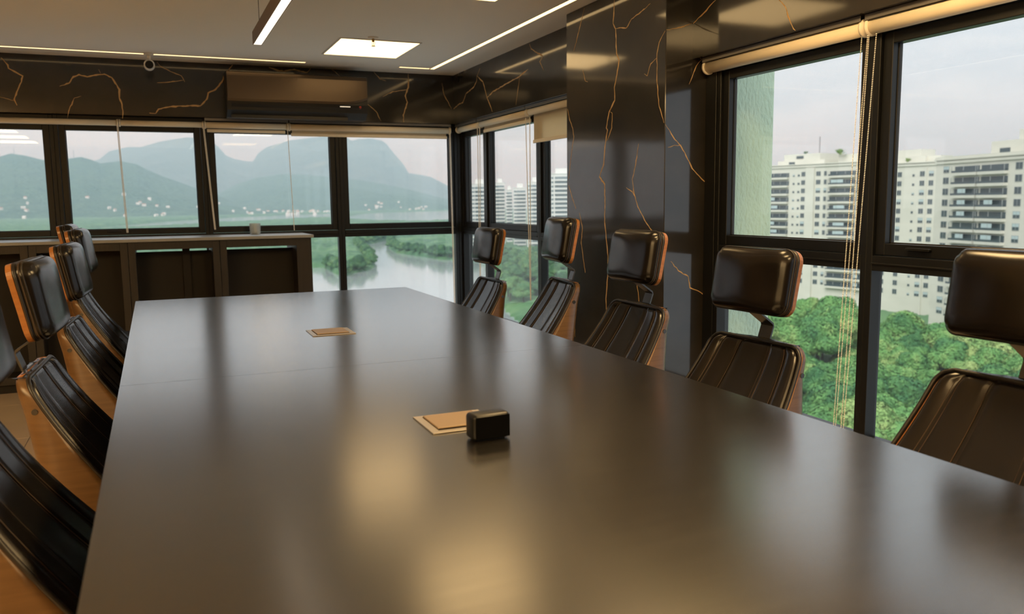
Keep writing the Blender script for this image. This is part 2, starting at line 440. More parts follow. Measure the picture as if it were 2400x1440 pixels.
wall_left = struct('wall_left', [(XL - .12, XL, YB - .12, YW + .05, 0, CEIL)], M_WALLB, 'dark brown wall on the left side of the room', 'wall')
wall_back = struct('wall_back', [(XL, XW + .06, YB - .12, YB, 0, CEIL)], M_WALLB, 'dark brown wall behind the camera', 'wall')
wall_side_end = struct('wall_corner', [(XW - .06, XW + .06, YB, -1.74, SILL, HB)], M_MARBLE, 'dark wall strip closing the window row behind the camera', 'wall')

# gold veins: thin raised painted lines, one object each
def vein(parent, pts, tofn, wid):
    r = random.Random(int(pts[0][0] * 1000) + len(pts) * 7)
    P = []
    for a, b in zip(pts, pts[1:]):
        L = math.hypot(b[0] - a[0], b[1] - a[1])
        n = max(1, int(L / 0.016))
        nx, ny = -(b[1] - a[1]) / max(L, 1e-6), (b[0] - a[0]) / max(L, 1e-6)
        for i in range(n):
            t = i / n
            j = r.uniform(-1, 1) * 0.0022 if i else 0
            P.append((a[0] + (b[0] - a[0]) * t + nx * j, a[1] + (b[1] - a[1]) * t + ny * j))
    P.append(pts[-1])
    V, F = [], []
    k = len(P)
    for i, (u, v) in enumerate(P):
        a, b = P[max(0, i - 1)], P[min(k - 1, i + 1)]
        L = math.hypot(b[0] - a[0], b[1] - a[1]) or 1
        nx, ny = -(b[1] - a[1]) / L, (b[0] - a[0]) / L
        e = min(1.0, 0.35 + 0.65 * min(i, k - 1 - i) / 4.0)
        h = wid * e * r.uniform(0.55, 1.35) / 2
        V.append(tofn(u + nx * h, v + ny * h, 0.0002)); V.append(tofn(u - nx * h, v - ny * h, 0.0002))
        V.append(tofn(u, v, 0.0014))
    for i in range(k - 1):
        a, b = 3 * i, 3 * (i + 1)
        F.append((a, a + 2, b + 2, b)); F.append((a + 2, a + 1, b + 1, b + 2))
    return pyobj('vein', V, F, M_VEIN, parent)

for pl in VEINS['far']:
    vein(wall_far, pl, lambda u, v, d: (u, YH - d, v), 0.0105 if len(pl) > 5 else 0.006)
for pl in VEINS['right']:
    vein(wall_right, pl, lambda u, v, d: (XH - d, u, v), 0.0085)
for pl in VEINS['near']:
    vein(wall_right, pl, lambda u, v, d: (XH - d, u, v), 0.0075)
for pl in VEINS['pillar']:
    vein(wall_pillar, pl, lambda u, v, d: (XP - d, u, v), 0.0085 if len(pl) > 9 else 0.0058)
for pl in VEINS['side']:
    vein(wall_pillar, pl, lambda u, v, d: (u, YP0 - d, v), 0.0055)

# ------------------------------------------------------------------ windows
far_map = lambda u0, u1, w0, w1, z0, z1: (u0, u1, YW + w0, YW + w1, z0, z1)
right_map = lambda u0, u1, w0, w1, z0, z1: (XW + w0, XW + w1, u0, u1, z0, z1)
wcount = 0
def window_bay(mp, a, b, label, handle=None):
    global wcount
    wcount += 1
    W = thing('window_%d' % wcount, label, 'window', kind='structure')
    def bars(name, lst, parent, m=M_FRAME, bev=0.002):
        return boxes(name, [mp(*q) for q in lst], m, parent, bev)
    fr = 0.028
    bars('frame', [(a, a + fr, -.045, .014, SILL, HB), (b - fr, b, -.045, .014, SILL, HB),
                   (a + fr, b - fr, -.045, .014, 1.845, HB), (a + fr, b - fr, -.045, .014, SILL, .325)], W)
    bars('transom', [(a + fr, b - fr, -.045, .014, .975, 1.032), (a + fr, b - fr, -.052, -.045, 1.000, 1.006)], W)
    s0, s1, t0, t1 = a + fr + .002, b - fr - .002, 1.034, 1.843
    sw = 0.042
    S = bars('upper_sash', [(s0, s0 + sw, -.032, .014, t0, t1), (s1 - sw, s1, -.032, .014, t0, t1),
                            (s0 + sw, s1 - sw, -.032, .014, t0, t0 + sw + .002), (s0 + sw, s1 - sw, -.032, .014, t1 - sw, t1)], W)
    bars('pane', [(s0 + sw - .008, s1 - sw + .008, .002, .006, t0 + sw - .006, t1 - sw + .006)], S, M_PANE, 0)
    bars('gasket', [(s0 + sw, s0 + sw + .004, -.004, .012, t0 + sw, t1 - sw), (s1 - sw - .004, s1 - sw, -.004, .012, t0 + sw, t1 - sw),
                    (s0 + sw, s1 - sw, -.004, .012, t0 + sw + .002, t0 + sw + .006)], S, M_GASKET, 0)
    bars('lower_pane', [(a + fr - .006, b - fr + .006, .002, .006, .320, .980)], W, M_PANE, 0)
    if handle is not None:
        H = bars('latch', [(handle, handle + .10, -.050, -.034, t0 + .024, t0 + .034)], S, M_FRAME, .002)
    return W
FM = [-2.68, -1.655, -.63, .39, 1.42, 2.445]
names = ['dark framed window furthest left in the far wall beyond the cabinet', 'dark framed window at the far left, looking on the green hill',
         'far wall window over the cabinet with the green hill behind', 'far wall window behind the glass tumbler', 'far wall window next to the room corner, mountain behind']
for i in range(5):
    window_bay(far_map, FM[i], FM[i + 1], names[i], FM[i] + .3 if i in (1, 2) else None)
struct('window_6', [(2.445, XW + .05, YW - .05, YW + .05, SILL, HB), (XW - .05, XW + .05, 6.88, YW - .05, SILL, HB)], M_FRAME, 'black aluminium corner post between the two window walls', 'window post', .003)
wcount = 6
RM = [6.88, 6.31, 5.29, 4.40]
rn = ['narrow side window beside the room corner post', 'side window between corner and marble pillar behind second chair', 'side window half hidden by the marble pillar']
for i in range(3):
    window_bay(right_map, RM[i + 1], RM[i], rn[i])
NM = [3.30, 2.365, 1.34, .315, -.71, -1.735]
nn = ['large side window with the green stucco wall behind its glass', 'large side window at the right picture edge, apartment towers behind',
      'side window beside the camera', 'side window next behind the camera', 'last side window behind the camera']
for i in range(5):
    window_bay(right_map, NM[i + 1], NM[i], nn[i], NM[i] - .28 if i == 1 else None)
struct('trim_1', [(XW - .05, XW + .05, 3.30, YP0, SILL, HB)], M_FRAME, 'black aluminium jamb between pillar and side window', 'window jamb', .002)
# ------------------------------------------------------------------ ceiling lights
def panel_light(x0, x1, y0, y1, label, m=M_LIGHT):
    t = thing('ceiling_panel_light', label, 'ceiling light', ((x0 + x1) / 2, (y0 + y1) / 2, CEIL), group='square ceiling panel lights')
    a, b = (x1 - x0) / 2, (y1 - y0) / 2
    f = .012
    boxes('frame', [(-a, a, -b, -b + f, -.006, .0), (-a, a, b - f, b, -.006, .0), (-a, -a + f, -b + f, b - f, -.006, .0), (a - f, a, -b + f, b - f, -.006, .0)], M_WHITE, t)
    boxes('diffuser', [(-a + f, a - f, -b + f, b - f, -.003, .0)], m, t)
panel_light(1.165, 1.715, 5.49, 6.12, 'square white ceiling panel light beside the sprinkler')
panel_light(1.165, 1.745, 3.62, 4.25, 'square ceiling panel light cut by the upper picture edge')
panel_light(1.165, 1.745, 1.75, 2.38, 'square ceiling panel light above the nearer table half', M_FILLLIGHT)  # panel row continued out of view, brightened as fill for blinds and ceiling
panel_light(1.165, 1.745, .28, .91, 'added fill light panel above the near end of the table', M_FILLLIGHT)  # unseen panel set here and brightened to lift the ceiling
panel_light(1.165, 1.745, -1.99, -1.36, 'square ceiling panel light in the room part behind the camera')
for yy, w_ in ((1.4, 'farthest'), (.3, 'second farthest'), (-.8, 'third farthest'), (-1.9, 'nearest')):  # unseen panels added as fill to brighten ceiling and floor
    for xx, v_ in ((-1.98, 'inner'), (-2.95, 'outer')):
        panel_light(xx - .29, xx + .29, yy - .31, yy + .31, 'added fill light panel over the open floor, %s of the %s row' % (w_, v_), M_FILLLIGHT)

def led(name_label, x0, x1, y0, y1):
    t = thing('led_strip_light', name_label, 'strip light', ((x0 + x1) / 2, (y0 + y1) / 2, CEIL))
    a, b = (x1 - x0) / 2, (y1 - y0) / 2
    boxes('diffuser', [(-a, a, -b, b, -.003, .0)], M_LED, t)
    e = .004
    boxes('profile', [(-a - e, -a, -b - e, b + e, -.004, 0), (a, a + e, -b - e, b + e, -.004, 0), (-a, a, -b - e, -b, -.004, 0), (-a, a, b, b + e, -.004, 0)], M_WHITE, t)
led('long warm LED line in the ceiling along the far wall', -3.1, 1.116, 6.505, 6.535)
led('short warm LED line in the ceiling at the room corner', 1.84, 2.085, 6.485, 6.515)
led('long warm LED line in the ceiling along the side windows', 2.095, 2.130, -2.6, 6.515)

# pendant bar over the table
pz = 2.03
t = thing('pendant_bar_light', 'slim bronze linear pendant lamp hanging over the table', 'pendant lamp', (.518, 3.2, pz))
L0, L1 = -2.0, 1.17
boxes('housing', [(-.0215, -.0185, L0, L1, 0, .062), (.0185, .0215, L0, L1, 0, .062), (-.0185, .0185, L0, L1, .059, .062),
                  (-.0185, .0185, L1 - .003, L1, 0, .059), (-.0185, .0185, L0, L0 + .003, 0, .059)], M_PENDBODY, t)
boxes('diffuser', [(-.0185, .0185, L0 + .003, L1 - .003, .002, .012)], M_PEND, t)
for yy in (L1 - .12, L0 + .12):
    bm = bmesh.new(); cyl(bm, (0, yy, .062), (0, yy, CEIL - pz), .0014, n=8)
    obj('suspension_wire', bm, M_STEEL, t)
    bm = bmesh.new(); cyl(bm, (0, yy, CEIL - pz - .012), (0, yy, CEIL - pz), .016, n=16)
    obj('ceiling_cap', bm, M_WHITE, t)

# sprinkler
t = thing('fire_sprinkler', 'small brass fire sprinkler hanging beside the ceiling panel light', 'sprinkler', (1.365, 5.42, CEIL))
bm = bmesh.new(); lathe(bm, [(.034, 0), (.034, -.004), (.026, -.010), (.012, -.011)], 24); obj('escutcheon', bm, M_WHITE, t, True)
bm = bmesh.new(); lathe(bm, [(.009, -.011), (.009, -.026), (.006, -.030)], 12); obj('nozzle', bm, M_BRASS, t, True)
bm = bmesh.new()
for s in (-1, 1): tube(bm, [(s * .008, 0, -.026), (s * .011, 0, -.040), (s * .004, 0, -.054)], .0022, 6)
obj('yoke', bm, M_BRASS, t)
bm = bmesh.new(); cyl(bm, (0, 0, -.030), (0, 0, -.050), .0025, n=8); obj('bulb', bm, M_RED, t)
bm = bmesh.new(); lathe(bm, [(.004, -.054), (.015, -.055), (.015, -.057), (.003, -.057)], 16); obj('deflector', bm, M_BRASS, t)

# ceiling camera
t = thing('security_camera', 'small round security camera under the ceiling at the far wall', 'security camera', (.032, 6.50, CEIL))
bm = bmesh.new(); lathe(bm, [(.033, 0), (.033, -.008), (.018, -.014)], 24); obj('mount', bm, M_WHITE, t, True)
bm = bmesh.new(); cyl(bm, (0, 0, -.012), (0, .0, -.05), .011, n=14); obj('stem', bm, M_WHITE, t, True)
bm = bmesh.new(); cyl(bm, (0, .05, -.078), (0, -.035, -.084), .036, .036, n=28); cyl(bm, (0, -.035, -.084), (0, -.045, -.0847), .036, .028, n=28, cap=False); obj('body', bm, M_WHITE, t, True)
bm = bmesh.new(); cyl(bm, (0, -.030, -.0836), (0, -.042, -.0845), .026, .026, n=24); obj('lens', bm, M_PLASTIC, t)

# ------------------------------------------------------------------ air conditioner
t = thing('air_conditioner', 'dark bronze wall air conditioner above the far windows', 'air conditioner', (0, 0, 0))
ax0, ax1, ay = .548, 1.606, YH - .002
az0, az1 = 1.905, 2.232
def extr(name, prof, x0, x1, m, parent, smooth=False, nx=1, xf=None):
    """profile (y,z) polygon extruded along x"""
    V, F = [], []
    k = len(prof)
    for i in range(nx + 1):
        x = x0 + (x1 - x0) * i / nx
        for (y, z) in prof:
            dy, dz = xf(i / nx, y, z) if xf else (0, 0)
            V.append((x, y + dy, z + dz))
    for i in range(nx):
        for j in range(k):
            F.append((i * k + j, i * k + (j + 1) % k, (i + 1) * k + (j + 1) % k, (i + 1) * k + j))
    F.append(tuple(range(k))); F.append(tuple(range(nx * k + k - 1, nx * k - 1, -1)))
    bm = bmesh.new()
    vv = [bm.verts.new(v) for v in V]
    for f in F: bm.faces.new([vv[i] for i in f])
    return obj(name, bm, m, parent, smooth)
extr('body', [(ay, az0), (ay - .10, az0), (ay - .165, az0 + .05), (ay - .182, az0 + .11), (ay - .182, az1 - .012), (ay - .17, az1), (ay, az1)], ax0, ax1, M_ACBODY, t)
def acbend(q, y, z):
    e = max(0.0, (q - .80) / .20)
    return (0, (.040 * e * e) if z < az0 + .17 else 0)
extr('front_panel', [(ay - .184, az0 + .118), (ay - .192, az0 + .112), (ay - .199, az0 + .13), (ay - .199, az1 - .03), (ay - .192, az1 - .004), (ay - .172, az1 + .004), (ay - .170, az1), (ay - .184, az1 - .012)],
     ax0 + .004, ax1 - .004, M_ACPANEL, t, False, 20, acbend)
lou = extr('louver', [(ay - .148, az0 + .046), (ay - .186, az0 + .088), (ay - .188, az0 + .093), (ay - .150, az0 + .052)], ax0 + .03, ax1 - .03, M_ACBODY, t)
boxes('outlet_trim', [(ax0 + .03, ax1 - .15, ay - .13, ay - .085, az0 - .004, az0 + .02)], M_ACBODY, t)
boxes('indicator', [(1.385, 1.465, ay - .1885, ay - .183, az0 + .094, az0 + .0985)], mat('indicator_light', (.9, .85, .75), .5, emit=(1, .85, .65), estr=.9), t)
bm = bmesh.new(); lathe(bm, [(.010, 0), (.010, .004)], 16); ro = obj('emblem', bm, M_RED, t); ro.location = (1.545, ay - .182, az0 + .094); ro.rotation_euler = (PI / 2, 0, 0); ro['label'] = 'small red emblem'

# ------------------------------------------------------------------ roller blinds
def bead_strand(bm, a, b, r=.0026, step=.0064):
    a, b = Vector(a), Vector(b)
    n = int((b - a).length / step)
    for i in range(n + 1):
        m4 = Matrix.Translation(a.lerp(b, i / n))
        bmesh.ops.create_icosphere(bm, subdivisions=1, radius=r, matrix=m4)

def blind(mp, along, u0, u1, w, zc, r, label, group, hem=None, drop=None, rail=True, chain=None, bracket_end=True, beads=True):
    """mp(u, w, z) -> world point; along = 0 for x, 1 for y"""
    B = thing('roller_blind', label, 'roller blind', mp((u0 + u1) / 2, w, zc), group=group)
    loc = Vector(B.location)
    def rel(p): return Vector(p) - loc
    e = .014
    bm = bmesh.new(); cyl(bm, rel(mp(u0 + e, w, zc)), rel(mp(u1 - e, w, zc)), r, n=28); obj('roll', bm, M_BLIND, B, True)
    def bx(name, a0, a1, w0, w1, z0, z1, m, bev=.001):
        p, q = rel(mp(a0, w0, z0)), rel(mp(a1, w1, z1))
        return boxes(name, [(min(p.x, q.x), max(p.x, q.x), min(p.y, q.y), max(p.y, q.y), min(p.z, q.z), max(p.z, q.z))], m, B, bev)
    if rail:
        bx('head_rail', u0 + .004, u1 - .004, w - .034, w - .030, HB - .022, HB - .001, M_RAIL)
    if drop is not None:
        bx('fabric', u0 + .03, u1 - .03, w + r - .0015, w + r, drop, zc, M_BLINDT, 0)
    if hem is not None:
        bx('hem_bar', u0 + .022, u1 - .022, w + r - .007, w + r + .005, hem, hem + .024, M_BLINDP, .003)
    for k, uu in enumerate((u0, u1)):
        s = 1 if k == 0 else -1
        bm = bmesh.new()
        cyl(bm, rel(mp(uu + s * .002, w, zc)), rel(mp(uu + s * .013, w, zc)), r + .006, n=28)
        p = obj('end_bracket', bm, M_BLINDP, B, True)
    if chain:
        cw = chain.get('w', w)
        bm = bmesh.new()
        for (ut, zt, ub, zb) in chain['strands']:
            if beads: bead_strand(bm, rel(mp(ut, cw, zt)), rel(mp(ub, cw, zb)))
            else: tube(bm, [rel(mp(ut, cw, zt)), rel(mp(ub, cw, zb))], .0028, 6)
        obj('pull_chain', bm, M_BEAD, B)
    return B
fmp = lambda u, w, z: (u, YW + w, z)
rmp = lambda u, w, z: (XW + w, u, z)
gb = 'cream roller blinds over the windows'
blind(fmp, 0, -1.25, -.20, -.07, 1.858, .021, 'rolled cream blind over the far left window', gb, rail=False,
      chain={'w': -.075, 'strands': [(-.205, 1.84, -.187, 1.052), (-.212, 1.84, -.195, 1.052)]}, beads=False)
blind(fmp, 0, -.20, .39, -.07, 1.858, .021, 'rolled cream blind over the window behind the chair row', gb, rail=False,
      chain={'w': -.075, 'strands': [(.383, 1.84, .425, 1.06), (.390, 1.84, .432, 1.06)]}, beads=False)
blind(fmp, 0, .39, 1.02, -.07, 1.858, .024, 'rolled cream blind under the left half of the air conditioner', gb, hem=1.806,
      chain={'w': -.075, 'strands': [(1.012, 1.84, 1.030, 1.04)]}, beads=False)
blind(fmp, 0, 1.02, 2.375, -.07, 1.856, .025, 'long rolled cream blind between air conditioner and room corner', gb, hem=1.788, drop=1.80,
      chain={'w': -.09, 'strands': [(2.36, 1.83, 2.372, .34), (2.368, 1.83, 2.380, .34)]}, beads=False)
blind(rmp, 1, 6.34, 6.86, -.07, 1.866, .024, 'short cream blind on the side window at the room corner', gb,
      chain={'w': -.09, 'strands': [(6.352, 1.84, 6.352, .62), (6.30, 1.84, 6.335, .62)]}, beads=False)
blind(rmp, 1, 5.39, 6.34, -.07, 1.866, .024, 'cream blind beside the lowered one, hem just showing', gb, hem=1.800, drop=1.81,
      chain={'w': -.09, 'strands': [(5.405, 1.83, 5.350, .55), (5.335, 1.83, 5.343, .55)]}, beads=False)
blind(rmp, 1, 4.42, 5.39, -.07, 1.868, .024, 'cream blind lowered a little beside the marble pillar', gb, hem=1.652, drop=1.665)
blind(rmp, 1, 2.378, 3.345, -.07, 1.868, .0285, 'thick cream blind roll over the window with the green stucco wall', gb,
      chain={'w': -.085, 'strands': [(2.390, 1.835, 2.458, .30), (2.362, 1.835, 2.447, .30)]})
blind(rmp, 1, 1.36, 2.366, -.07, 1.868, .0285, 'thick cream blind roll running out at the right picture edge', gb,
      chain={'w': -.085, 'strands': [(2.356, 1.835, 2.418, .30), (2.322, 1.835, 2.407, .30)]})
blind(rmp, 1, .33, 1.345, -.07, 1.868, .0285, 'cream blind roll over the window beside the camera', gb)
blind(rmp, 1, -.70, .315, -.07, 1.868, .0285, 'cream blind roll over the window behind the camera', gb)

# ------------------------------------------------------------------ low cabinet row and its worktop
CT = 1.020
tag(boxes('countertop', [(XL + .002, 1.095, 6.345, 6.875, CT - .022, CT)], M_COUNTER, None, .003), 'long dark worktop on the low cabinets below the far windows', 'countertop')
cabx = [1.08, .423, -.184, -.79, -1.40, -2.0, -2.7, XL + .004]
cl = ['dark low cabinet at the end of the row beside the lagoon window', 'second dark low cabinet from the row end, with two light slits',
      'third dark low cabinet, partly behind the far chair', 'dark low cabinet behind the chair headrests', 'dark low cabinet, fifth from the row end', 'dark low cabinet, sixth from the row end', 'dark low cabinet in the far left room corner']
for i in range(7):
    x1, x0 = cabx[i], cabx[i + 1]
    t = thing('low_cabinet', cl[i], 'cabinet', ((x0 + x1) / 2, 6.62, 0), group='low cabinets below the far windows')
    a = (x1 - x0) / 2 - .0015
    s = .048 if i else .11
    sl = .046
    fy, by, zt = -.25, .25, CT - .023
    boxes('body', [(-a, -a + sl, fy, by, .06, zt), (a - s, a, fy, by, .06, zt), (-a + sl, a - s, fy, by - .06, .942, zt), (-a + sl, a - s, fy, by, .06, .11)], M_CAB, t, .001)
    boxes('plinth', [(-a, a, fy + .03, by, 0.0, .06)], M_CABIN, t)
    if i == 1:
        boxes('divider', [(.055, .105, -.05, .0, .11, .942)], M_CABIN, t)
    boxes('back_panel', [(-a + sl, a - s, -.02, -.002, .11, .9155 if i < 2 else .941)], M_CABIN, t)

# crystal tumbler on the worktop
t = thing('glass_tumbler', 'cut crystal glass tumbler standing on the dark worktop', 'glass', (.712, 6.72, CT))
bm = bmesh.new()
n = 24
prof = [(.030, 0.0), (.036, .002), (.038, .012), (.0405, .05), (.042, .085), (.0405, .0862), (.039, .085), (.0365, .045), (.034, .014), (.0, .012)]
rings = []
for k, (r, z) in enumerate(prof[:-1]):
    rings.append([bm.verts.new(((r + (.0014 if (j % 2) and 2 <= k <= 3 else 0)) * math.cos(2 * PI * j / n), (r + (.0014 if (j % 2) and 2 <= k <= 3 else 0)) * math.sin(2 * PI * j / n), z)) for j in range(n)])
for A, B in zip(rings, rings[1:]):
    for j in range(n): bm.faces.new((A[j], A[(j + 1) % n], B[(j + 1) % n], B[j]))
bm.faces.new(rings[0][::-1]); bm.faces.new(rings[-1])
obj('bowl', bm, M_CRYSTAL, t)

# ------------------------------------------------------------------ meeting table
TX0, TX1, TY0, TY1, TYM, TZ = -.118, 1.354, .27, 4.79, 2.525, .75
t = thing('meeting_table', 'long dark brown laminate meeting table in two halves', 'table', ((TX0 + TX1) / 2, TYM, 0))
cx, cy = (TX0 + TX1) / 2, TYM
for (y0, y1) in ((TY0, TYM - .0008), (TYM + .0008, TY1)):
    boxes('tabletop_panel', [(TX0 - cx, TX1 - cx, y0 - cy, y1 - cy, TZ - .045, TZ)], M_TABLE, t)
boxes('joint_dark_fill', [(TX0 - cx + .001, TX1 - cx - .001, -.0008, .0008, TZ - .044, TZ - .0002)], M_GASKET, t)  # added black filler standing in for the shade in the joint gap
for yy in (TY0 + .35, TYM, TY1 - .35):
    boxes('leg_panel', [(-.38, .38, yy - cy - .03, yy - cy + .03, .0, TZ - .045)], M_TABLE, t, .002)
boxes('modesty_beam', [(-.03, .03, TY0 + .38 - cy, TY1 - .38 - cy, .35, .62)], M_TABLE, t, .002)

def power_box(x0, x1, y0, y1, label):
    t = thing('table_power_box', label, 'power outlet', ((x0 + x1) / 2, (y0 + y1) / 2, TZ), group='pop-up power boxes in the table')
    a, b = (x1 - x0) / 2, (y1 - y0) / 2
    f = .019
    boxes('frame', [(-a, a, -b, -b + f, 0, .0028), (-a, a, b - f * .6, b, 0, .0028), (-a, -a + f, -b + f, b - f * .6, 0, .0028), (a - f, a, -b + f, b - f * .6, 0, .0028)], M_ALU, t, .0006)
    boxes('slot', [(-a + f, a - f, -b + f, b - f * .6, 0, .0008)], M_PLASTIC, t)
    boxes('lid', [(-a + f + .002, a - f - .002, -b + f + .010, b - f * .6 - .001, .0016, .0060)], M_ALUD, t, .001)
power_box(.527, .690, 1.676, 1.832, 'metal power box in the table beside the small black device')
power_box(.525, .689, 3.150, 3.315, 'metal power box in the far table half, nothing on it')

t = thing('conference_speaker', 'small black box-shaped device standing upright on the table', 'speaker', (.6265, 1.605, TZ), math.radians(4))
bm = bmesh.new(); box(bm, -.043, .043, -.024, .024, .0015, .057, bev=.009, seg=4); obj('body', bm, M_PLASTIC, t, True)
bm = bmesh.new(); box(bm, -.040, .040, -.0255, -.0235, .005, .053, bev=.0008); obj('front_grille', bm, mat('black_cloth_grille', (.003, .003, .003), .9, spec=.05), t)
boxes('foot', [(-.032, .032, -.016, .016, 0, .0016)], M_GASKET, t)

# ------------------------------------------------------------------ chairs (local: faces +x, origin on the floor under the seat)
ZB, ZT = 0.42, 0.812
def ch_f(t): return ch_r(t) + .026 + .200 * (1 - t) ** 1.35            # front line of the shell
def ch_r(t): return -.300 - .072 * t                    # rear line of the shell
def ch_w(t, top=True):
    w = .285 + (.204 - .285) * t ** .9
    d = (t - 1) * (ZT - ZB) + .042
    if top and d > 0:
        w -= .042 - math.sqrt(max(0.0, .042 ** 2 - min(d, .0419) ** 2))
    return w
def make_chair():
    root = thing('office_chair', 'office chair', 'chair', group='leather office chairs around the table')
    # plywood shell: U section all the way up
    nt = 26
    ts = [i / 18 * .86 for i in range(18)] + [.86 + .14 * (i / 8) for i in range(9)]
    V, F = [], []
    secs = []
    for t in ts:
        f, r, w, z = ch_f(t), ch_r(t), ch_w(t), ZB + (ZT - ZB) * t
        cr = min(.05, (f - r) * .95, w * .8)
        pts = [(f, w)]
        for k in range(4): pts.append((f + (r + cr - f) * (k + 1) / 4, w))
        for k in range(1, 6):
            a = PI / 2 * k / 5
            pts.append((r + cr - cr * math.sin(a), w - cr + cr * math.cos(a)))
        pts += [(x, -y) for x, y in reversed(pts)]
        secs.append([(x, y, z) for x, y in pts])
    k = len(secs[0])
    bm = bmesh.new()
    vv = [[bm.verts.new(p) for p in s] for s in secs]
    for i in range(len(vv) - 1):
        for j in range(k - 1):
            bm.faces.new((vv[i][j], vv[i + 1][j], vv[i + 1][j + 1], vv[i][j + 1]))
    sh = obj('back_shell', bm, [M_PLY, M_PLYEDGE], root, True)
    so = sh.modifiers.new('thick', 'SOLIDIFY'); so.thickness = .014; so.offset = -1.0; so.use_rim = True; so.material_offset_rim = 1
    # leather back pad filling the shell
    nu, nv = 44, 26
    def pad_pt(u, t):
        w = ch_w(t) - .013
        z = ZB + (ZT - ZB) * t
        x = ch_f(t) + .016 - .022 * (1 - u * u)
        for s in (-.74, -.33, .33, .74):
            x -= .0085 * math.exp(-((u - s) / .030) ** 2)
        x += .0035
        e = max(0.0, (abs(u) - .90) / .10)
        x -= .030 * (1 - math.sqrt(max(0, 1 - e * e)))
        e = max(0.0, (t - .955) / .045)
        x -= .026 * (1 - math.sqrt(max(0, 1 - e * e)))
        return (x, u * w, z + (.004 * (1 - u * u) if t > .99 else 0))
    us = [-1 + 2 * j / nu for j in range(nu + 1)]
    for q in range(nu + 1):                                   # denser towards the rims
        us[q] = math.copysign(abs(us[q]) ** .82, us[q])
    tv = [i / 20 * .93 for i in range(20)] + [.93 + .07 * math.sin(PI / 2 * i / 6) for i in range(7)]
    bm = bmesh.new()
    A = [[bm.verts.new(pad_pt(u, t)) for u in us] for t in tv]
    Bk = [[bm.verts.new((ch_r(t) + .015, u * (ch_w(t) - .020), ZB + (ZT - ZB) * t * .995)) for u in us] for t in tv]
    nr = len(tv)
    for i in range(nr - 1):
        for j in range(nu):
            bm.faces.new((A[i][j], A[i][j + 1], A[i + 1][j + 1], A[i + 1][j]))
            bm.faces.new((Bk[i][j], Bk[i + 1][j], Bk[i + 1][j + 1], Bk[i][j + 1]))
        bm.faces.new((A[i][0], A[i + 1][0], Bk[i + 1][0], Bk[i][0]))
        bm.faces.new((A[i][nu], Bk[i][nu], Bk[i + 1][nu], A[i + 1][nu]))
    for j in range(nu):
        bm.faces.new((A[0][j], Bk[0][j], Bk[0][j + 1], A[0][j + 1]))
        bm.faces.new((A[-1][j], A[-1][j + 1], Bk[-1][j + 1], Bk[-1][j]))
    pad = obj('back_pad', bm, M_LEATHER, root, True)
    # stitched seams and rim piping
    bm = bmesh.new()
    for s in (-.74, -.33, .33, .74):
        for o in (-.028, .028):
            tube(bm, [(pad_pt(s + o, t)[0] - .0002, (s + o) * (ch_w(t) - .013), ZB + (ZT - ZB) * t) for t in tv[:-4]], .0009, 4)
    obj('seam', bm, M_STITCH, pad)
    path = [(ch_f(t) + .004, ch_w(t) - .006, ZB + (ZT - ZB) * t) for t in ts]
    path += [(x, -y, z) for x, y, z in reversed(path)]
    bm = bmesh.new(); tube(bm, path, .0062, 7); obj('piping', bm, M_PIPING, pad, True)
    for s in (-1, 1):
        bm = bmesh.new(); cyl(bm, (-.325, s * (ch_w(.80) - .002), ZB + (ZT - ZB) * .80), (-.325, s * (ch_w(.80) + .0012), ZB + (ZT - ZB) * .80), .0075, n=14)
        obj('side_bolt', bm, M_STEEL, root)
    # headrest
    hz, tilt = 1.0, math.radians(11)
    def hp(x, y, z):
        c, s = math.cos(tilt), math.sin(tilt)
        return (-.352 + x * c - z * s, y, hz + x * s + z * c)
    def rr(hw, hh, rc, n=7):
        out = []
        for cxs, cys, a0 in ((1, 1, 0), (-1, 1, 90), (-1, -1, 180), (1, -1, 270)):
            for q in range(n):
                a = math.radians(a0 + 90 * q / (n - 1))
                out.append((cxs * (hw - rc) + rc * math.cos(a), cys * (hh - rc) + rc * math.sin(a)))
        return out
    def wrap(y): return -.020 * (abs(y) / .17) ** 2.2
    def loft(name, rings, m, parent, smooth=True):
        bm = bmesh.new()
        R = [[bm.verts.new(p) for p in r] for r in rings]
        n = len(R[0])
        for a, b in zip(R, R[1:]):
            for j in range(n): bm.faces.new((a[j], a[(j + 1) % n], b[(j + 1) % n], b[j]))
        bm.faces.new(R[0][::-1]); bm.faces.new(R[-1])
        return obj(name, bm, m, parent, smooth)
    def hring(hw, hh, rc, x, wr=1.0): return [hp(x + wrap(y) * wr * 0 + 0, y, z) for y, z in rr(hw, hh, rc)]
    hw, hh, rc = .165, .102, .036
    na, nb = 30, 22
    def rrpt(a, b):
        y, z = abs(a) * hw, abs(b) * hh
        vy, vz = (y - (hw - rc)) / rc, (z - (hh - rc)) / rc
        if vy > 0 and vz > 0:
            k_ = max(vy, vz) / math.hypot(vy, vz)
            y, z = hw - rc + vy * k_ * rc, hh - rc + vz * k_ * rc
        return math.copysign(y, a), math.copysign(z, b)
    def dens(i, n):
        q_ = -1 + 2 * i / n
        return math.copysign(1 - (1 - abs(q_)) ** 1.7, q_)
    bm = bmesh.new()
    G = []
    for i in range(na + 1):
        row = []
        for j in range(nb + 1):
            a_, b_ = dens(i, na), dens(j, nb)
            y, z = rrpt(a_, b_)
            s_ = max(0.0, (1 - abs(a_) ** 9) * (1 - abs(b_) ** 7))
            x = .038 + .034 * s_ ** .5 - .009 * abs(a_) ** 3 + .0035 * math.cos(a_ * PI * 1.6) * (1 - b_ * b_) + .004 * b_ * (1 - b_ * b_)
            row.append(bm.verts.new(hp(x, y, z)))
        G.append(row)
    for i in range(na):
        for j in range(nb): bm.faces.new((G[i][j], G[i + 1][j], G[i + 1][j + 1], G[i][j + 1]))
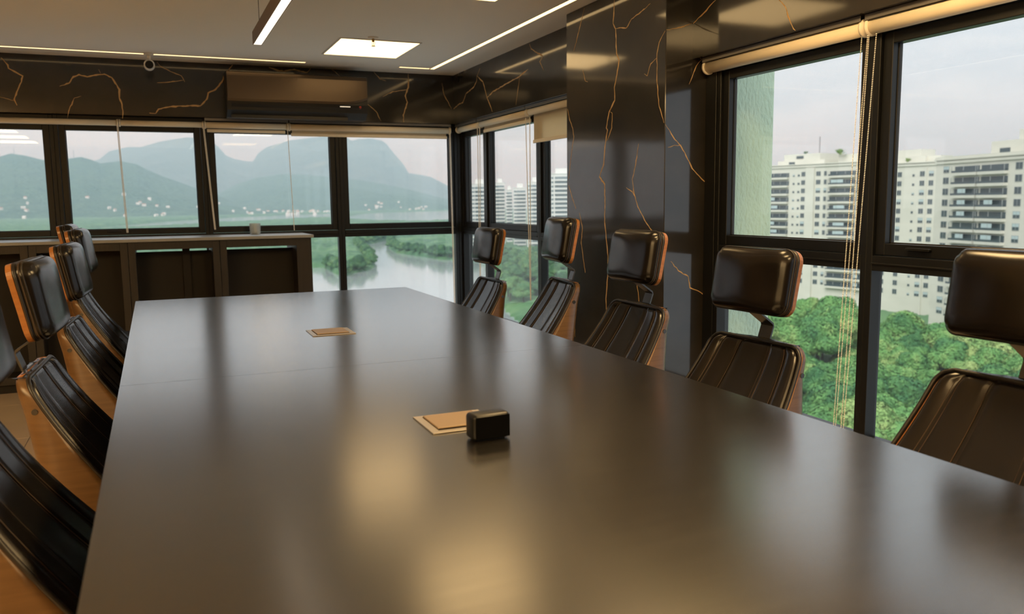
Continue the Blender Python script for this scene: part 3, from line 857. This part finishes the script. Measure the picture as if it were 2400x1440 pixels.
    ring = [G[i][0] for i in range(na)] + [G[na][j] for j in range(nb)] + [G[i][nb] for i in range(na, 0, -1)] + [G[0][j] for j in range(nb, 0, -1)]
    par = [(dens(i, na), -1) for i in range(na)] + [(1, dens(j, nb)) for j in range(nb)] + [(dens(i, na), 1) for i in range(na, 0, -1)] + [(-1, dens(j, nb)) for j in range(nb, 0, -1)]
    for (sc1, xb) in ((1.0, .024), (.985, .014), (.94, .011)):
        nr_ = []
        for (a_, b_) in par:
            y, z = rrpt(a_, b_)
            nr_.append(bm.verts.new(hp(xb, y * sc1, z * sc1)))
        for k_ in range(len(ring)):
            bm.faces.new((ring[k_], nr_[k_], nr_[(k_ + 1) % len(ring)], ring[(k_ + 1) % len(ring)]))
        ring = nr_
    bm.faces.new(ring)
    hd = obj('headrest_pad', bm, M_LEATHER, root, True)
    bm = bmesh.new(); tube(bm, [hp(.040 - .009 * (abs(y) / .165) ** 3, y, z) for y, z in rr(.1655, .1025, .036)], .0022, 6, True); obj('piping', bm, M_PIPING, hd, True)
    bm = bmesh.new(); tube(bm, [hp(.032 - .009 * (abs(y) / .165) ** 3, y, z) for y, z in rr(.1655, .1025, .036)], .0013, 5, True); obj('seam', bm, M_STITCH, hd, True)
    bm = bmesh.new(); tube(bm, [hp(.012, y, z) for y, z in rr(.161, .099, .034)], .0055, 7, True); obj('rear_piping', bm, M_PIPING, hd, True)
    loft('headrest_plate', [[hp(-.007, y, z) for y, z in rr(.160, .098, .034)], [hp(-.0055, y, z) for y, z in rr(.1645, .1025, .037)], [hp(.0075, y, z) for y, z in rr(.1655, .1035, .037)], [hp(.009, y, z) for y, z in rr(.1635, .1015, .036)]], M_PLYEDGE, root, False)
    # bent flat steel bracket
    bw, th = .027, .0028
    path = [hp(-.010, 0, -.02), hp(-.010, 0, -.085), hp(-.004, 0, -.100), (-.392, 0, .862), (-.395, 0, .853), (-.377, 0, .80), (-.368, 0, .72)]
    bm = bmesh.new()
    R = []
    for i, p in enumerate(path):
        a, b = Vector(path[max(0, i - 1)]), Vector(path[min(len(path) - 1, i + 1)])
        tt = (b - a).normalized(); nn_ = Vector((tt.z, 0, -tt.x))
        wv = bw * (1.0 if i < 3 else 1.0 - .0 * i)
        R.append([bm.verts.new(Vector(p) + nn_ * sx * th + Vector((0, sy * wv, 0))) for sx, sy in ((1, 1), (1, -1), (-1, -1), (-1, 1))])
    for a, b in zip(R, R[1:]):
        for j in range(4): bm.faces.new((a[j], a[(j + 1) % 4], b[(j + 1) % 4], b[j]))
    bm.faces.new(R[0]); bm.faces.new(R[-1][::-1])
    obj('headrest_bracket', bm, M_STEEL, root)
    # seat
    bm = bmesh.new(); box(bm, -.21, .25, -.25, .25, .405, .425, bev=.008, seg=2); obj('seat_pan', bm, M_PLY, root)
    bm = bmesh.new(); box(bm, -.20, .262, -.246, .246, .426, .495, bev=.028, seg=4); sc_ = obj('seat_cushion', bm, M_LEATHER, root, True)
    # swivel base
    bm = bmesh.new(); box(bm, -.11, .11, -.09, .09, .36, .404, bev=.01, seg=2); obj('tilt_mechanism', bm, M_PLASTIC, root)
    bm = bmesh.new(); cyl(bm, (0, 0, .10), (0, 0, .36), .026, n=20); obj('gas_lift', bm, M_CHROME, root, True)
    bm = bmesh.new(); lathe(bm, [(.045, .075), (.045, .11), (.035, .125)], 20); obj('hub', bm, M_CHROME, root, True)
    for q in range(5):
        a = 2 * PI * q / 5 + .3
        dx, dy = math.cos(a), math.sin(a)
        bm = bmesh.new()
        nx, ny = -dy, dx
        S = []
        for rr_, hw, z0, z1 in ((.03, .026, .078, .112), (.30, .016, .062, .082)):
            S.append([bm.verts.new((dx * rr_ + nx * s * hw, dy * rr_ + ny * s * hw, z)) for s, z in ((-1, z0), (1, z0), (1, z1), (-1, z1))])
        for j in range(4): bm.faces.new((S[0][j], S[0][(j + 1) % 4], S[1][(j + 1) % 4], S[1][j]))
        bm.faces.new(S[0][::-1]); bm.faces.new(S[1])
        lg = obj('base_leg', bm, M_CHROME, root)
        bm = bmesh.new()
        for s in (-1, 1):
            c0 = Vector((dx * .29, dy * .29, .028)) + Vector((nx, ny, 0)) * s * .012
            cyl(bm, c0 - Vector((nx, ny, 0)) * .008, c0 + Vector((nx, ny, 0)) * .008, .028, n=18)
        cyl(bm, (dx * .29, dy * .29, .03), (dx * .29, dy * .29, .066), .006, n=8)
        obj('caster', bm, M_PLASTIC, lg)
    return root
chair = make_chair()
R_ = PI
CH = [
    (1.415, 4.42, R_, -.004, 'leather office chair farthest along the window side, before the corner windows'),
    (1.415, 3.545, R_ - .15, .070, 'leather office chair on the window side with the highest headrest, before the pillar edge'),
    (1.415, 2.83, R_, .028, 'leather office chair standing in front of the marble pillar'),
    (1.415, 2.095, R_ + .07, -.008, 'leather office chair in front of the green stucco wall window'),
    (1.415, 1.213, R_ + .04, .026, 'leather office chair cut by the right picture edge, apartment towers behind'),
    (-.012, 1.85, -.03, 0.0, 'leather office chair nearest on the left table side, its headrest cut by the picture edge'),
    (0.03, 2.54, -.05, 0.01, 'leather office chair second from the camera on the left table side'),
    (0.03, 3.51, -.06, 0.01, 'leather office chair in the middle of the left table side'),
    (0.01, 4.30, -.04, .045, 'leather office chair second from the far end on the left table side'),
    (-.08, 4.92, -.03, .055, 'leather office chair at the far left table corner, almost hidden by the next headrest'),
]
for i, (x, y, rz, dz, lab) in enumerate(CH):
    o = chair if i == 0 else dup(chair, (x, y, 0), rz, lab)
    o.location = (x, y, 0); o.rotation_euler = (0, 0, rz); o['label'] = lab
    if dz:
        # a raised gas lift: everything above the base moves up
        for c in o.children:
            if not c.name.startswith(('base_leg', 'hub', 'gas_lift')):
                c.location.z += dz

# ------------------------------------------------------------------ outside: stucco fin of this building
bm = bmesh.new(); box(bm, XW + .10, 2.945, 3.45, 4.30, -41, 6.0, bev=.01, seg=2)
tag(obj('stucco_wall', bm, M_STUCCO), 'pale green rough stucco wall fin outside the large side window', 'wall', kind='structure')

# ------------------------------------------------------------------ outside: water and land
WZ = -41.0
KS = 1.397                    # the far landscape was measured for a 30 m drop; the real drop is 42 m
WATER_R, WATER_L, WATER_C = [[(x * KS, y * KS) for x, y in P] for P in (WATER_R, WATER_L, WATER_C)]
V = [(-13500, -200, WZ), (13500, -200, WZ), (13500, 13500, WZ), (-13500, 13500, WZ), (-13500, -200, WZ - 3), (13500, -200, WZ - 3), (13500, 13500, WZ - 3), (-13500, 13500, WZ - 3)]
tag(pyobj('lagoon_water', V, [(0, 1, 2, 3), (7, 6, 5, 4), (0, 4, 5, 1), (1, 5, 6, 2), (2, 6, 7, 3), (3, 7, 4, 0)], M_WATER), 'pale lagoon water with a winding channel below the windows', 'lagoon', kind='structure')

def in_poly(X, Y, poly):
    ins = np.zeros(X.shape, bool)
    n = len(poly)
    j = n - 1
    for i in range(n):
        xi, yi = poly[i]; xj, yj = poly[j]
        c = ((yi > Y) != (yj > Y)) & (X < (xj - xi) * (Y - yi) / ((yj - yi) or 1e-9) + xi)
        ins ^= c
        j = i
    return ins
def hash2(ix, iy, k):
    h = np.sin(ix * 127.1 + iy * 311.7 + k * 74.7) * 43758.5453
    return h - np.floor(h)
def crowns(X, Y, cell):
    """height 0..1 of rounded tree crowns packed with one per cell"""
    gx, gy = np.floor(X / cell), np.floor(Y / cell)
    best = np.zeros(X.shape)
    for dx in (-1, 0, 1):
        for dy in (-1, 0, 1):
            cx_, cy_ = gx + dx, gy + dy
            px = (cx_ + .15 + .7 * hash2(cx_, cy_, 1)) * cell
            py = (cy_ + .15 + .7 * hash2(cx_, cy_, 2)) * cell
            r = cell * (.55 + .35 * hash2(cx_, cy_, 3))
            d2 = ((X - px) ** 2 + (Y - py) ** 2) / r ** 2
            best = np.maximum(best, np.sqrt(np.clip(1 - d2, 0, 1)) * (.6 + .4 * hash2(cx_, cy_, 4)))
    return best
def grid_obj(name, X, Y, Z, m, smooth=True, parent=None):
    n, k = X.shape
    co = np.stack([X, Y, Z], -1).reshape(-1, 3).astype(np.float32)
    idx = np.arange(n * k).reshape(n, k)
    q = np.stack([idx[:-1, :-1], idx[:-1, 1:], idx[1:, 1:], idx[1:, :-1]], -1).reshape(-1, 4)
    me = bpy.data.meshes.new(name)
    me.vertices.add(len(co)); me.vertices.foreach_set('co', co.ravel())
    me.loops.add(q.size); me.loops.foreach_set('vertex_index', q.ravel().astype(np.int32))
    me.polygons.add(len(q)); me.polygons.foreach_set('loop_start', np.arange(0, q.size, 4, dtype=np.int32))
    me.polygons.foreach_set('loop_total', np.full(len(q), 4, dtype=np.int32))
    me.update(); me.validate()
    return link(name, me, m, parent, smooth)

def canopy(name, r0, r1, ratio, a0, a1, da, label, hgt, cell, amp):
    rs = np.exp(np.arange(math.log(r0), math.log(r1), ratio))
    az = np.radians(np.arange(a0, a1, da))
    R, A = np.meshgrid(rs, az, indexing='ij')
    X, Y = R * np.sin(A), R * np.cos(A)
    c = crowns(X, Y, cell)
    c2 = crowns(X + 31, Y + 17, cell * .37)
    c3 = crowns(X - 11, Y + 7, cell * 4)
    Z = WZ + hgt + amp * c + amp * .35 * c2 + amp * .45 * c3
    wet = in_poly(X, Y, WATER_R) | in_poly(X, Y, WATER_L) | in_poly(X, Y, WATER_C)
    shore = np.ones(X.shape)
    for dx_, dy_ in ((5, 0), (-5, 0), (0, 5), (0, -5), (9, 0), (-9, 0), (0, 9), (0, -9)):
        w2 = in_poly(X + dx_, Y + dy_, WATER_R) | in_poly(X + dx_, Y + dy_, WATER_L) | in_poly(X + dx_, Y + dy_, WATER_C)
        shore = np.where(w2, shore * .72, shore)
    Z = WZ + (Z - WZ) * shore
    Z[wet] = WZ - 1.5
    o = grid_obj(name, X, Y, Z, M_MANGROVE)
    return tag(o, label, 'mangrove', kind='stuff')
canopy('mangrove_forest', 420, 4450, .0055, -20, 34, .10, 'hazy green mangrove forest spreading along the lagoon channel', 1.1, 9.0, 4.0)
canopy('mangrove_undergrowth', 70, 420, .010, 15, 80, .30, 'low green undergrowth between the trees below the side windows', 1.0, 6.0, 2.5)

# ------------------------------------------------------------------ outside: hills and mountains
def fbm(X, Y, s, k=5):
    out = np.zeros(X.shape); a = 1.0; tot = 0
    for o in range(k):
        f = s * 2 ** o
        gx, gy = X * f, Y * f
        ix_, iy_ = np.floor(gx), np.floor(gy)
        fx, fy = gx - ix_, gy - iy_
        fx, fy = fx * fx * (3 - 2 * fx), fy * fy * (3 - 2 * fy)
        v = (hash2(ix_, iy_, o) * (1 - fx) + hash2(ix_ + 1, iy_, o) * fx) * (1 - fy) + (hash2(ix_, iy_ + 1, o) * (1 - fx) + hash2(ix_ + 1, iy_ + 1, o) * fx) * fy
        out += a * (v - .5); tot += a; a *= .5
    return out / tot
def ridge(name, pts, rf, rr_, rb, m, label, cat, steep, namp, da=.06):
    a = np.arange(pts[0][0], pts[-1][0], da)
    sl = np.interp(a, [p[0] for p in pts], [p[1] for p in pts])
    edge = np.clip(np.minimum(a - a[0], a[-1] - a) / .8, 0, 1)
    H = 1.25 + sl * rr_
    n1, n2 = 46, 12
    rs = np.concatenate([np.linspace(rf, rr_, n1), np.linspace(rr_, rb, n2 + 1)[1:]])
    R, A = np.meshgrid(rs, np.radians(a), indexing='ij')
    X, Y = R * np.sin(A), R * np.cos(A)
    k = np.where(R <= rr_, (R - rf) / (rr_ - rf), (rb - R) / (rb - rr_))
    shape = np.clip(k, 0, 1) ** steep
    Hh = np.broadcast_to(H[None, :], R.shape)
    nz = fbm(X, Y, 1 / 420.0) * namp * (1 - np.abs(k) ** 6) * np.clip(k * 4, 0, 1)
    Z = WZ - 4 + (Hh - WZ + 4) * shape + nz * (R < rr_)
    return tag(grid_obj(name, X, Y, Z, m), label, cat, kind='structure')
ridge('mountain_range', M1_RIDGE, 6560, 9800, 12000, M_ROCK, 'tall flat-topped rock mountains in blue haze on the skyline', 'mountain', .62, 180)
ridge('foothill_ridge', M2_RIDGE, 4190, 6150, 7500, M_HILL, 'hazy forested ridge in front of the flat-topped mountain', 'hill', .8, 85)
ridge('forest_hill', H1_RIDGE, 3140, 4750, 6100, M_HILL, 'green forested hill behind the left far windows', 'hill', .85, 95)

def ground_at(az, r, z=WZ): return (r * math.sin(math.radians(az)), r * math.cos(math.radians(az)), z)

# masts on the hill
for az, lab in ((-7.35, 'thin radio mast on the hill in the leftmost pane'), (-4.25, 'thin radio mast on the hill right of the first window post')):
    t = thing('radio_mast', lab, 'radio mast', ground_at(az, 4750, 232), group='radio masts on the forest hill')
    bm = bmesh.new()
    for q in range(3):
        a = 2 * PI * q / 3
        tube(bm, [(3 * math.cos(a), 3 * math.sin(a), -8), (.3 * math.cos(a), .3 * math.sin(a), 52)], .35, 5)
    obj('tower_legs', bm, M_STEEL, t)
    bm = bmesh.new()
    for z in range(0, 50, 7): tube(bm, [(2.6 - z * .045, 0, z), (-1.3 + z * .02, 2 - z * .03, z + 3)], .2, 4)
    obj('bracing', bm, M_STEEL, t)

# houses of the far town
rh = random.Random(3)
hs = []
for (a0, a1, r0, r1, n) in ((3.8, 10.8, 3250, 4190, 40), (-4, 3.5, 3140, 3630, 18), (-9, -6, 3080, 3630, 8), (12.2, 18, 4190, 4600, 16)):
    for _ in range(n): hs.append((rh.uniform(a0, a1), rh.uniform(r0, r1)))
dg = bpy.context.evaluated_depsgraph_get()
dg.update()
house_kind = {}
for i, (az, r) in enumerate(hs):
    x, y, z = ground_at(az, r)
    hit, loc, *_r = scene.ray_cast(dg, (x, y, 900), (0, 0, -1))
    if not hit: continue
    w, d, hh = rh.uniform(3, 7.5), rh.uniform(3, 5), rh.uniform(4, 7)
    red = rh.random() < .4
    t = thing('house', 'small %s-roofed house at the foot of the hills across the lagoon' % ('red' if red else 'white'), 'house', (x, y, loc.z + 1), math.radians(rh.uniform(-40, 40)),
              group='%s-roofed houses of the far town' % ('red' if red else 'white'))
    boxes('wall', [(-w, w, -d, d, -6, hh)], M_HOUSE, t)
    pyobj('roof', [(-w - .6, -d - .6, hh), (w + .6, -d - .6, hh), (w + .6, d + .6, hh), (-w - .6, d + .6, hh), (-w, 0, hh + 2.4), (w, 0, hh + 2.4)], [(0, 1, 5, 4), (2, 3, 4, 5), (1, 2, 5), (3, 0, 4), (3, 2, 1, 0)], M_ROOF if red else M_CONC2, t)

# ------------------------------------------------------------------ outside: apartment towers
def tower_axes(ux, uy, nx, ny):
    return math.atan2(uy, ux)
rb = random.Random(11)
def tower(name, label, ox, oy, ux, uy, s0, s1, depth, ztop, cols, rows, pitch, extra, m=M_CONC, group='apartment towers beyond the trees'):
    """facade runs along u from the origin; local x = u, local -y points out of the facade towards the room"""
    t = thing(name, label, 'building', (ox, oy, 0), math.atan2(uy, ux), group=group)
    boxes('wall', [(s0, s1, 0, depth, WZ - 1, ztop)], m, t)
    cornice = boxes('cornice', [(s0 - .25, s1 + .25, -.35, depth, ztop - .9, ztop - .3), (s0 - .4, s1 + .4, -.5, depth, ztop, ztop + .35)], m, t)
    cache = {}
    for z0 in rows:
        for (a, b, kind) in cols:
            if kind == 'balcony':
                key = (round(b - a, 2), 'b', rb.randrange(4))
                if key not in cache:
                    w = b - a
                    bm = bmesh.new()
                    box(bm, 0, w, -1.25, 0, -.28, 0.42, mi=0)
                    box(bm, 0, w, -.12, 0, .42, 2.05, mi=1)
                    box(bm, 0, w, -1.22, -1.17, .42, .95, mi=1)
                    if key[2] % 2 == 0:
                        c0 = w * rb.uniform(0, .5); c1 = c0 + w * rb.uniform(.2, .5)
                        box(bm, c0, c1, -1.16, -1.10, 1.0, 2.05, mi=2)
                    k_ = max(2, int(w / 3))
                    for q in range(k_ + 1): box(bm, w * q / k_ - .06, w * q / k_ + .06, -1.2, -1.1, .42, 2.05, mi=3)
                    me = bpy.data.meshes.new('balcony'); bmesh.ops.recalc_face_normals(bm, faces=bm.faces); bm.to_mesh(me); bm.free()
                    for mm in (m, M_BGLASS, M_BLINDW, M_BFRAME): me.materials.append(mm)
                    cache[key] = me
                p = link('balcony', cache[key], None, t)
                p.location = (a, 0, z0)
            else:
                key = (round(b - a, 2), 'w', rb.randrange(3))
                if key not in cache:
                    w = b - a
                    hh = 1.55 if w > .9 else .7
                    bm = bmesh.new()
                    box(bm, -.08, w + .08, -.07, 0, .55, .63, mi=0)
                    box(bm, 0, w, -.05, 0, .63, .63 + hh, mi=1)
                    box(bm, -.08, 0, -.07, 0, .63, .63 + hh, mi=0); box(bm, w, w + .08, -.07, 0, .63, .63 + hh, mi=0)
                    box(bm, -.08, w + .08, -.07, 0, .63 + hh, .71 + hh, mi=0)
                    if w > .9: box(bm, w / 2 - .05, w / 2 + .05, -.07, -.02, .63, .63 + hh, mi=0)
                    if key[2] == 1: box(bm, 0, w, -.06, -.05, .63 + hh * .5, .63 + hh, mi=2)
                    me = bpy.data.meshes.new('window'); bmesh.ops.recalc_face_normals(bm, faces=bm.faces); bm.to_mesh(me); bm.free()
                    for mm in (M_BFRAME, M_BGLASS, M_BLINDW): me.materials.append(mm)
                    cache[key] = me
                p = link('window', cache[key], None, t)
                p.location = (a, 0, z0)
    for (nm, lst, mm) in extra:
        boxes(nm, lst, mm or m, t)
    return t
def roof_plant(bm_parent, x, y, z, s):
    bm = bmesh.new()
    rp = random.Random(int(x * 10))
    for q in range(26):
        a, e = rp.uniform(0, 2 * PI), rp.uniform(.1, 1.1)
        tip = (x + s * math.cos(a) * math.cos(e), y + s * .6 * math.sin(a) * math.cos(e), z + s * .8 * math.sin(e))
        n = Vector((-math.sin(a), math.cos(a), 0)) * s * .12
        b0 = Vector((x, y, z)); mid = b0.lerp(Vector(tip), .55) + Vector((0, 0, s * .16))
        v = [bm.verts.new(b0), bm.verts.new(mid + n), bm.verts.new(Vector(tip)), bm.verts.new(mid - n)]
        bm.faces.new(v)
    obj('roof_plant', bm, M_LEAF, bm_parent)
rowsB = [6.75 - 2.86 * i for i in range(14)]
tB = tower('apartment_tower', 'cream apartment tower with wide balconies at the right picture edge', 191.25, 155.38, -.218, -.976, -6.2, 44, 24, 10.6,
      [(-3.2, -1.2, 'w'), (1.1, 9.7, 'balcony'), (10.4, 19.0, 'balcony'), (21.3, 23.3, 'w'), (25.5, 26.4, 'w'), (29, 31, 'w'), (33, 41, 'balcony')], rowsB, 2.86,
      [('penthouse', [(9.0, 40, 3.5, 20, 10.6, 14.6), (15, 40, 6, 18, 14.6, 17.2), (22, 38, 7, 16, 17.2, 19.3)], None), ('penthouse_window', [(12, 15.2, 3.35, 3.5, 11.2, 12.8)], M_BGLASS),
       ('parapet', [(-6.4, 44.2, -.3, -.1, 10.6, 11.5)], None)])
rowsC = [7.1 - 2.98 * i for i in range(14)]
tC = tower('apartment_tower', 'cream apartment tower with narrow windows, left of the balconied tower', 227.16, 197.14, .087, -.996, -13.6, 6.7, 11, 12.0,
      [(-7.4, -5.9, 'w'), (-1.9, -1.2, 'w'), (.8, 2.4, 'w'), (4.0, 5.5, 'w'), (-12.6, -11.2, 'w')], rowsC, 2.98,
      [('penthouse', [(-13, -2.0, 4, 11, 12, 16.6), (-13, .3, 3, 11, 12, 14.6), (-2, 5, 4, 10, 12, 14.3)], None), ('pilaster', [(2.7, 3.3, -.4, 0, WZ, 10.5)], None)])
roof_plant(tC, -4.5, .6, 12.4, 2.2)
rowsA = [8.6 - 3.05 * i for i in range(14)]
tA = tower('apartment_tower', 'pale apartment tower with roof plants and antenna behind the green stucco wall', 224.5, 233.46, .225, -.974, -34, 26, 24, 13.4,
      [(-25.5, -16.4, 'balcony'), (-14.7, -14.0, 'w'), (-12.6, -11.8, 'w'), (-11.0, -9.5, 'w'), (-4.8, -3.1, 'w'), (-1.6, -.6, 'w'), (.8, 10.9, 'balcony'), (12.0, 17.5, 'balcony')], rowsA, 3.05,
      [('penthouse', [(-21, -5.5, 3, 18, 13.4, 17.6), (-23, -3, 2, 19, 13.4, 15.2), (2, 24, 3, 18, 13.4, 16.6)], None), ('penthouse_window', [(-15.5, -12.5, 2.85, 3.0, 15.9, 16.9), (-18, -15.5, 1.85, 2, 13.7, 14.7)], M_BGLASS),
       ('pilaster', [(-9.0, -5.4, -.6, 0, WZ, 12.2)], None), ('antenna', [(-9.3, -9.15, 8, 8.15, 17.6, 24.0)], M_STEEL)])
roof_plant(tA, 3.5, 1.5, 16.4, 3.2); roof_plant(tA, 13.0, 1.5, 16.3, 2.4); roof_plant(tA, -13.0, 5, 17.6, 1.6)

def far_tower(label, az0, az1, r, ztop, seed, stripes=True):
    a, b = ground_at(az0, r), ground_at(az1, r)
    u = Vector((b[0] - a[0], b[1] - a[1], 0)); w = u.length; u.normalize()
    t = thing('apartment_tower', label, 'building', (a[0], a[1], 0), math.atan2(u.y, u.x), group='hazy apartment towers by the lagoon')
    boxes('wall', [(0, w, 0, 18, WZ - 1, ztop)], M_CONC2, t)
    boxes('roof_block', [(w * .3, w * .75, 4, 14, ztop, ztop + 4), (-.3, w + .3, -.3, 18, ztop, ztop + .6)], M_CONC2, t)
    bm = bmesh.new(); rs_ = random.Random(seed)
    z = ztop - 3.6
    while z > WZ + 3:
        box(bm, w * .28, w * .94, -.15, 0, z, z + 1.75, mi=0)
        for q in (.06, .16): box(bm, w * q, w * q + 1.5, -.1, 0, z + .2, z + 1.6, mi=0)
        z -= 3.0
    o = obj('window_bands', bm, M_FARGLASS, t); o['kind'] = 'stuff'
    bm = bmesh.new(); z = ztop - 4.8
    while z > WZ + 3:
        box(bm, w * .27, w * .95, -1.5, 0, z, z + 1.15); z -= 3.0
    o = obj('balcony_bands', bm, M_CONC2, t); o['kind'] = 'stuff'
for lab, a0, a1, r, zt, sd in (
    ('hazy pale tower in the narrow pane at the room corner', 20.28, 21.75, 640, 14.5, 1),
    ('hazy pale tower right of the first side window post', 22.0, 22.75, 700, 16.5, 2),
    ('hazy set-back tower in the middle of the second side pane', 22.8, 23.25, 760, 11.5, 3),
    ('hazy pale tower with wide balconies in the second side pane', 23.3, 24.2, 690, 12.0, 4),
    ('hazy pale tower left of the second side window post', 24.25, 25.5, 640, 15.5, 5),
    ('hazy pale tower below the lowered blind', 25.6, 27.6, 590, 20.0, 6)):
    far_tower(lab, a0, a1, r, zt, sd)

# ------------------------------------------------------------------ outside: trees below the side windows
def crown_mesh(seed, rx, rz):
    r = np.random.RandomState(seed)
    V, quads = [], []
    bm = bmesh.new()
    lumps = [(0, 0, rz * .55, rx * .62)]
    for i in range(9):
        a = 2 * PI * i / 9 + r.uniform(-.3, .3)
        d = rx * r.uniform(.45, .68)
        lumps.append((d * math.cos(a), d * math.sin(a), rz * r.uniform(.05, .5), rx * r.uniform(.30, .45)))
    for i in range(3):
        lumps.append((r.uniform(-.3, .3) * rx, r.uniform(-.3, .3) * rx, rz * r.uniform(.7, .95), rx * r.uniform(.28, .38)))
    for (x, y, z, s) in lumps:
        bmesh.ops.create_icosphere(bm, subdivisions=2, radius=s * .74, matrix=Matrix.Translation((x, y, z)) @ Matrix.Diagonal((1, 1, .8, 1)))
        n_ = int(1000 * s * s / 3) + 350
        d = r.normal(size=(n_, 3)); d[:, 2] = np.abs(d[:, 2]) * 1.1 - .25
        d /= np.linalg.norm(d, axis=1, keepdims=True)
        c = np.array([x, y, z]) + d * s * np.array([1, 1, .8]) * r.uniform(.74, 1.12, (n_, 1))
        t1 = np.cross(d, r.normal(size=(n_, 3))); t1 /= np.linalg.norm(t1, axis=1, keepdims=True)
        t2 = np.cross(d, t1) * .8 + d * r.uniform(-.6, .6, (n_, 1))
        L = r.uniform(.10, .26, (n_, 1))
        for e, f_ in ((-1, -.5), (0, -.9), (1, .2), (.2, .9)):
            V.append((c + t1 * L * e + t2 * L * f_)[:, None, :])
        quads.append(np.concatenate(V[-4:], axis=1).reshape(-1, 3))
    bm.verts.ensure_lookup_table(); bm.verts.index_update()
    core_v = np.array([v.co[:] for v in bm.verts]); core_f = [tuple(v.index for v in f.verts) for f in bm.faces]
    bm.free()
    qv = np.concatenate(quads)
    base = len(core_v)
    qf = (np.arange(len(qv)).reshape(-1, 4) + base).tolist()
    me = bpy.data.meshes.new('crown')
    me.from_pydata(np.concatenate([core_v, qv]).tolist(), [], core_f + qf)
    me.update()
    me.materials.append(M_LEAF)
    for p in me.polygons: p.use_smooth = len(p.vertices) == 3
    return me
cms = [crown_mesh(40 + i, 3.6 + .25 * i, 3.6 + .2 * (i % 3)) for i in range(6)]
cms2 = []
for me in cms[:3]:
    c = me.copy(); c.materials.clear(); c.materials.append(M_MANGTREE); cms2.append(c)
bm = bmesh.new(); tube(bm, [(0, 0, -9), (.2, .1, -4), (0, 0, .5)], .22, 7)
tm = bpy.data.meshes.new('trunk'); bm.to_mesh(tm); bm.free(); tm.materials.append(M_BARK)
rt = random.Random(21)
spots = []
def put(az, r, zt):
    x, y, _ = ground_at(az, r)
    wet = bool(in_poly(np.array([x]), np.array([y]), WATER_R)[0])
    if wet or any((x - a) ** 2 + (y - b) ** 2 < (5.4 + .004 * r) ** 2 for a, b, _ in spots): return
    spots.append((x, y, zt))
for _ in range(3000):
    az, r = rt.uniform(37, 57.5), 88 + 130 * math.sqrt(rt.random())
    put(az, r, -35.0 + rt.uniform(-1.5, 1.5) + (1.6 if r > 165 else 0) + (4.2 if (az < 45.0 and r > 175) else 0))
    if len(spots) > 175: break
for _ in range(1500):
    put(rt.uniform(21.8, 30.0), rt.uniform(314, 587), -36.0 + rt.uniform(-1, 2))
    if len(spots) > 215: break
def bank(poly, n, off):
    L = list(zip(poly, poly[1:]))
    for (p, q) in L:
        ln = math.hypot(q[0] - p[0], q[1] - p[1])
        if ln > 200: continue
        for k_ in range(max(1, int(ln / 8.5))):
            t_ = (k_ + rt.random()) / max(1, int(ln / 8.5))
            x, y = p[0] + (q[0] - p[0]) * t_, p[1] + (q[1] - p[1]) * t_
            for o_ in (3.0, -3.0):
                nx_, ny_ = -(q[1] - p[1]) / ln, (q[0] - p[0]) / ln
                x2, y2 = x + nx_ * o_, y + ny_ * o_
                if math.hypot(x2, y2) < 335: continue
                put(math.degrees(math.atan2(x2, y2)), math.hypot(x2, y2), -37.6 + rt.uniform(-.8, .8))
        if len(spots) > 298: return
bank(WATER_R[:12] , 0, 0)
bank(WATER_R[20:], 0, 0)
for i, (x, y, zt) in enumerate(spots):
    near = math.hypot(x, y) < 230
    sc = rt.uniform(1.05, 1.55)
    az_, rr_ = math.degrees(math.atan2(x, y)), math.hypot(x, y)
    if near:
        pane_ = 'the window with the stucco wall' if az_ < 47.5 else 'the window at the right picture edge'
        row_ = 'near' if rr_ < 140 else ('middle' if rr_ < 180 else 'far')
        lab_ = 'leafy green tree below %s, %s rows of the wood' % (pane_, row_)
        grp_ = '%s trees below %s' % (row_, pane_)
    else:
        bank_ = 'left' if az_ < 13.5 else 'right'
        lab_ = 'round green mangrove tree on the %s bank of the channel' % bank_
        grp_ = 'mangrove trees on the %s bank' % bank_
    t = thing('tree', lab_, 'tree', (x, y, zt), rt.uniform(0, 6.28), group=grp_)
    t.scale = (sc, sc, sc * rt.uniform(.85, 1.1))
    link('crown', cms[rt.randrange(6)] if near else cms2[rt.randrange(3)], None, t); link('trunk', tm, None, t)

# ------------------------------------------------------------------ humid haze over the lagoon
bm = bmesh.new(); box(bm, -5900, 10000, 300, 12200, WZ - 2, 600)
hz = obj('haze', bm, None)
hm = bpy.data.materials.new('humid_haze'); hm.use_nodes = True
hn = hm.node_tree.nodes; hn.clear()
ho = hn.new('ShaderNodeOutputMaterial'); hv = hn.new('ShaderNodeVolumeScatter')
hv.inputs['Color'].default_value = (.52, .86, 1.0, 1); hv.inputs['Density'].default_value = 2.1e-4; hv.inputs['Anisotropy'].default_value = 0.0
hm.node_tree.links.new(hv.outputs['Volume'], ho.inputs['Volume'])
hz.data.materials.append(hm)
tag(hz, 'thin bluish humid haze over the lagoon and hills', 'haze', kind='stuff')
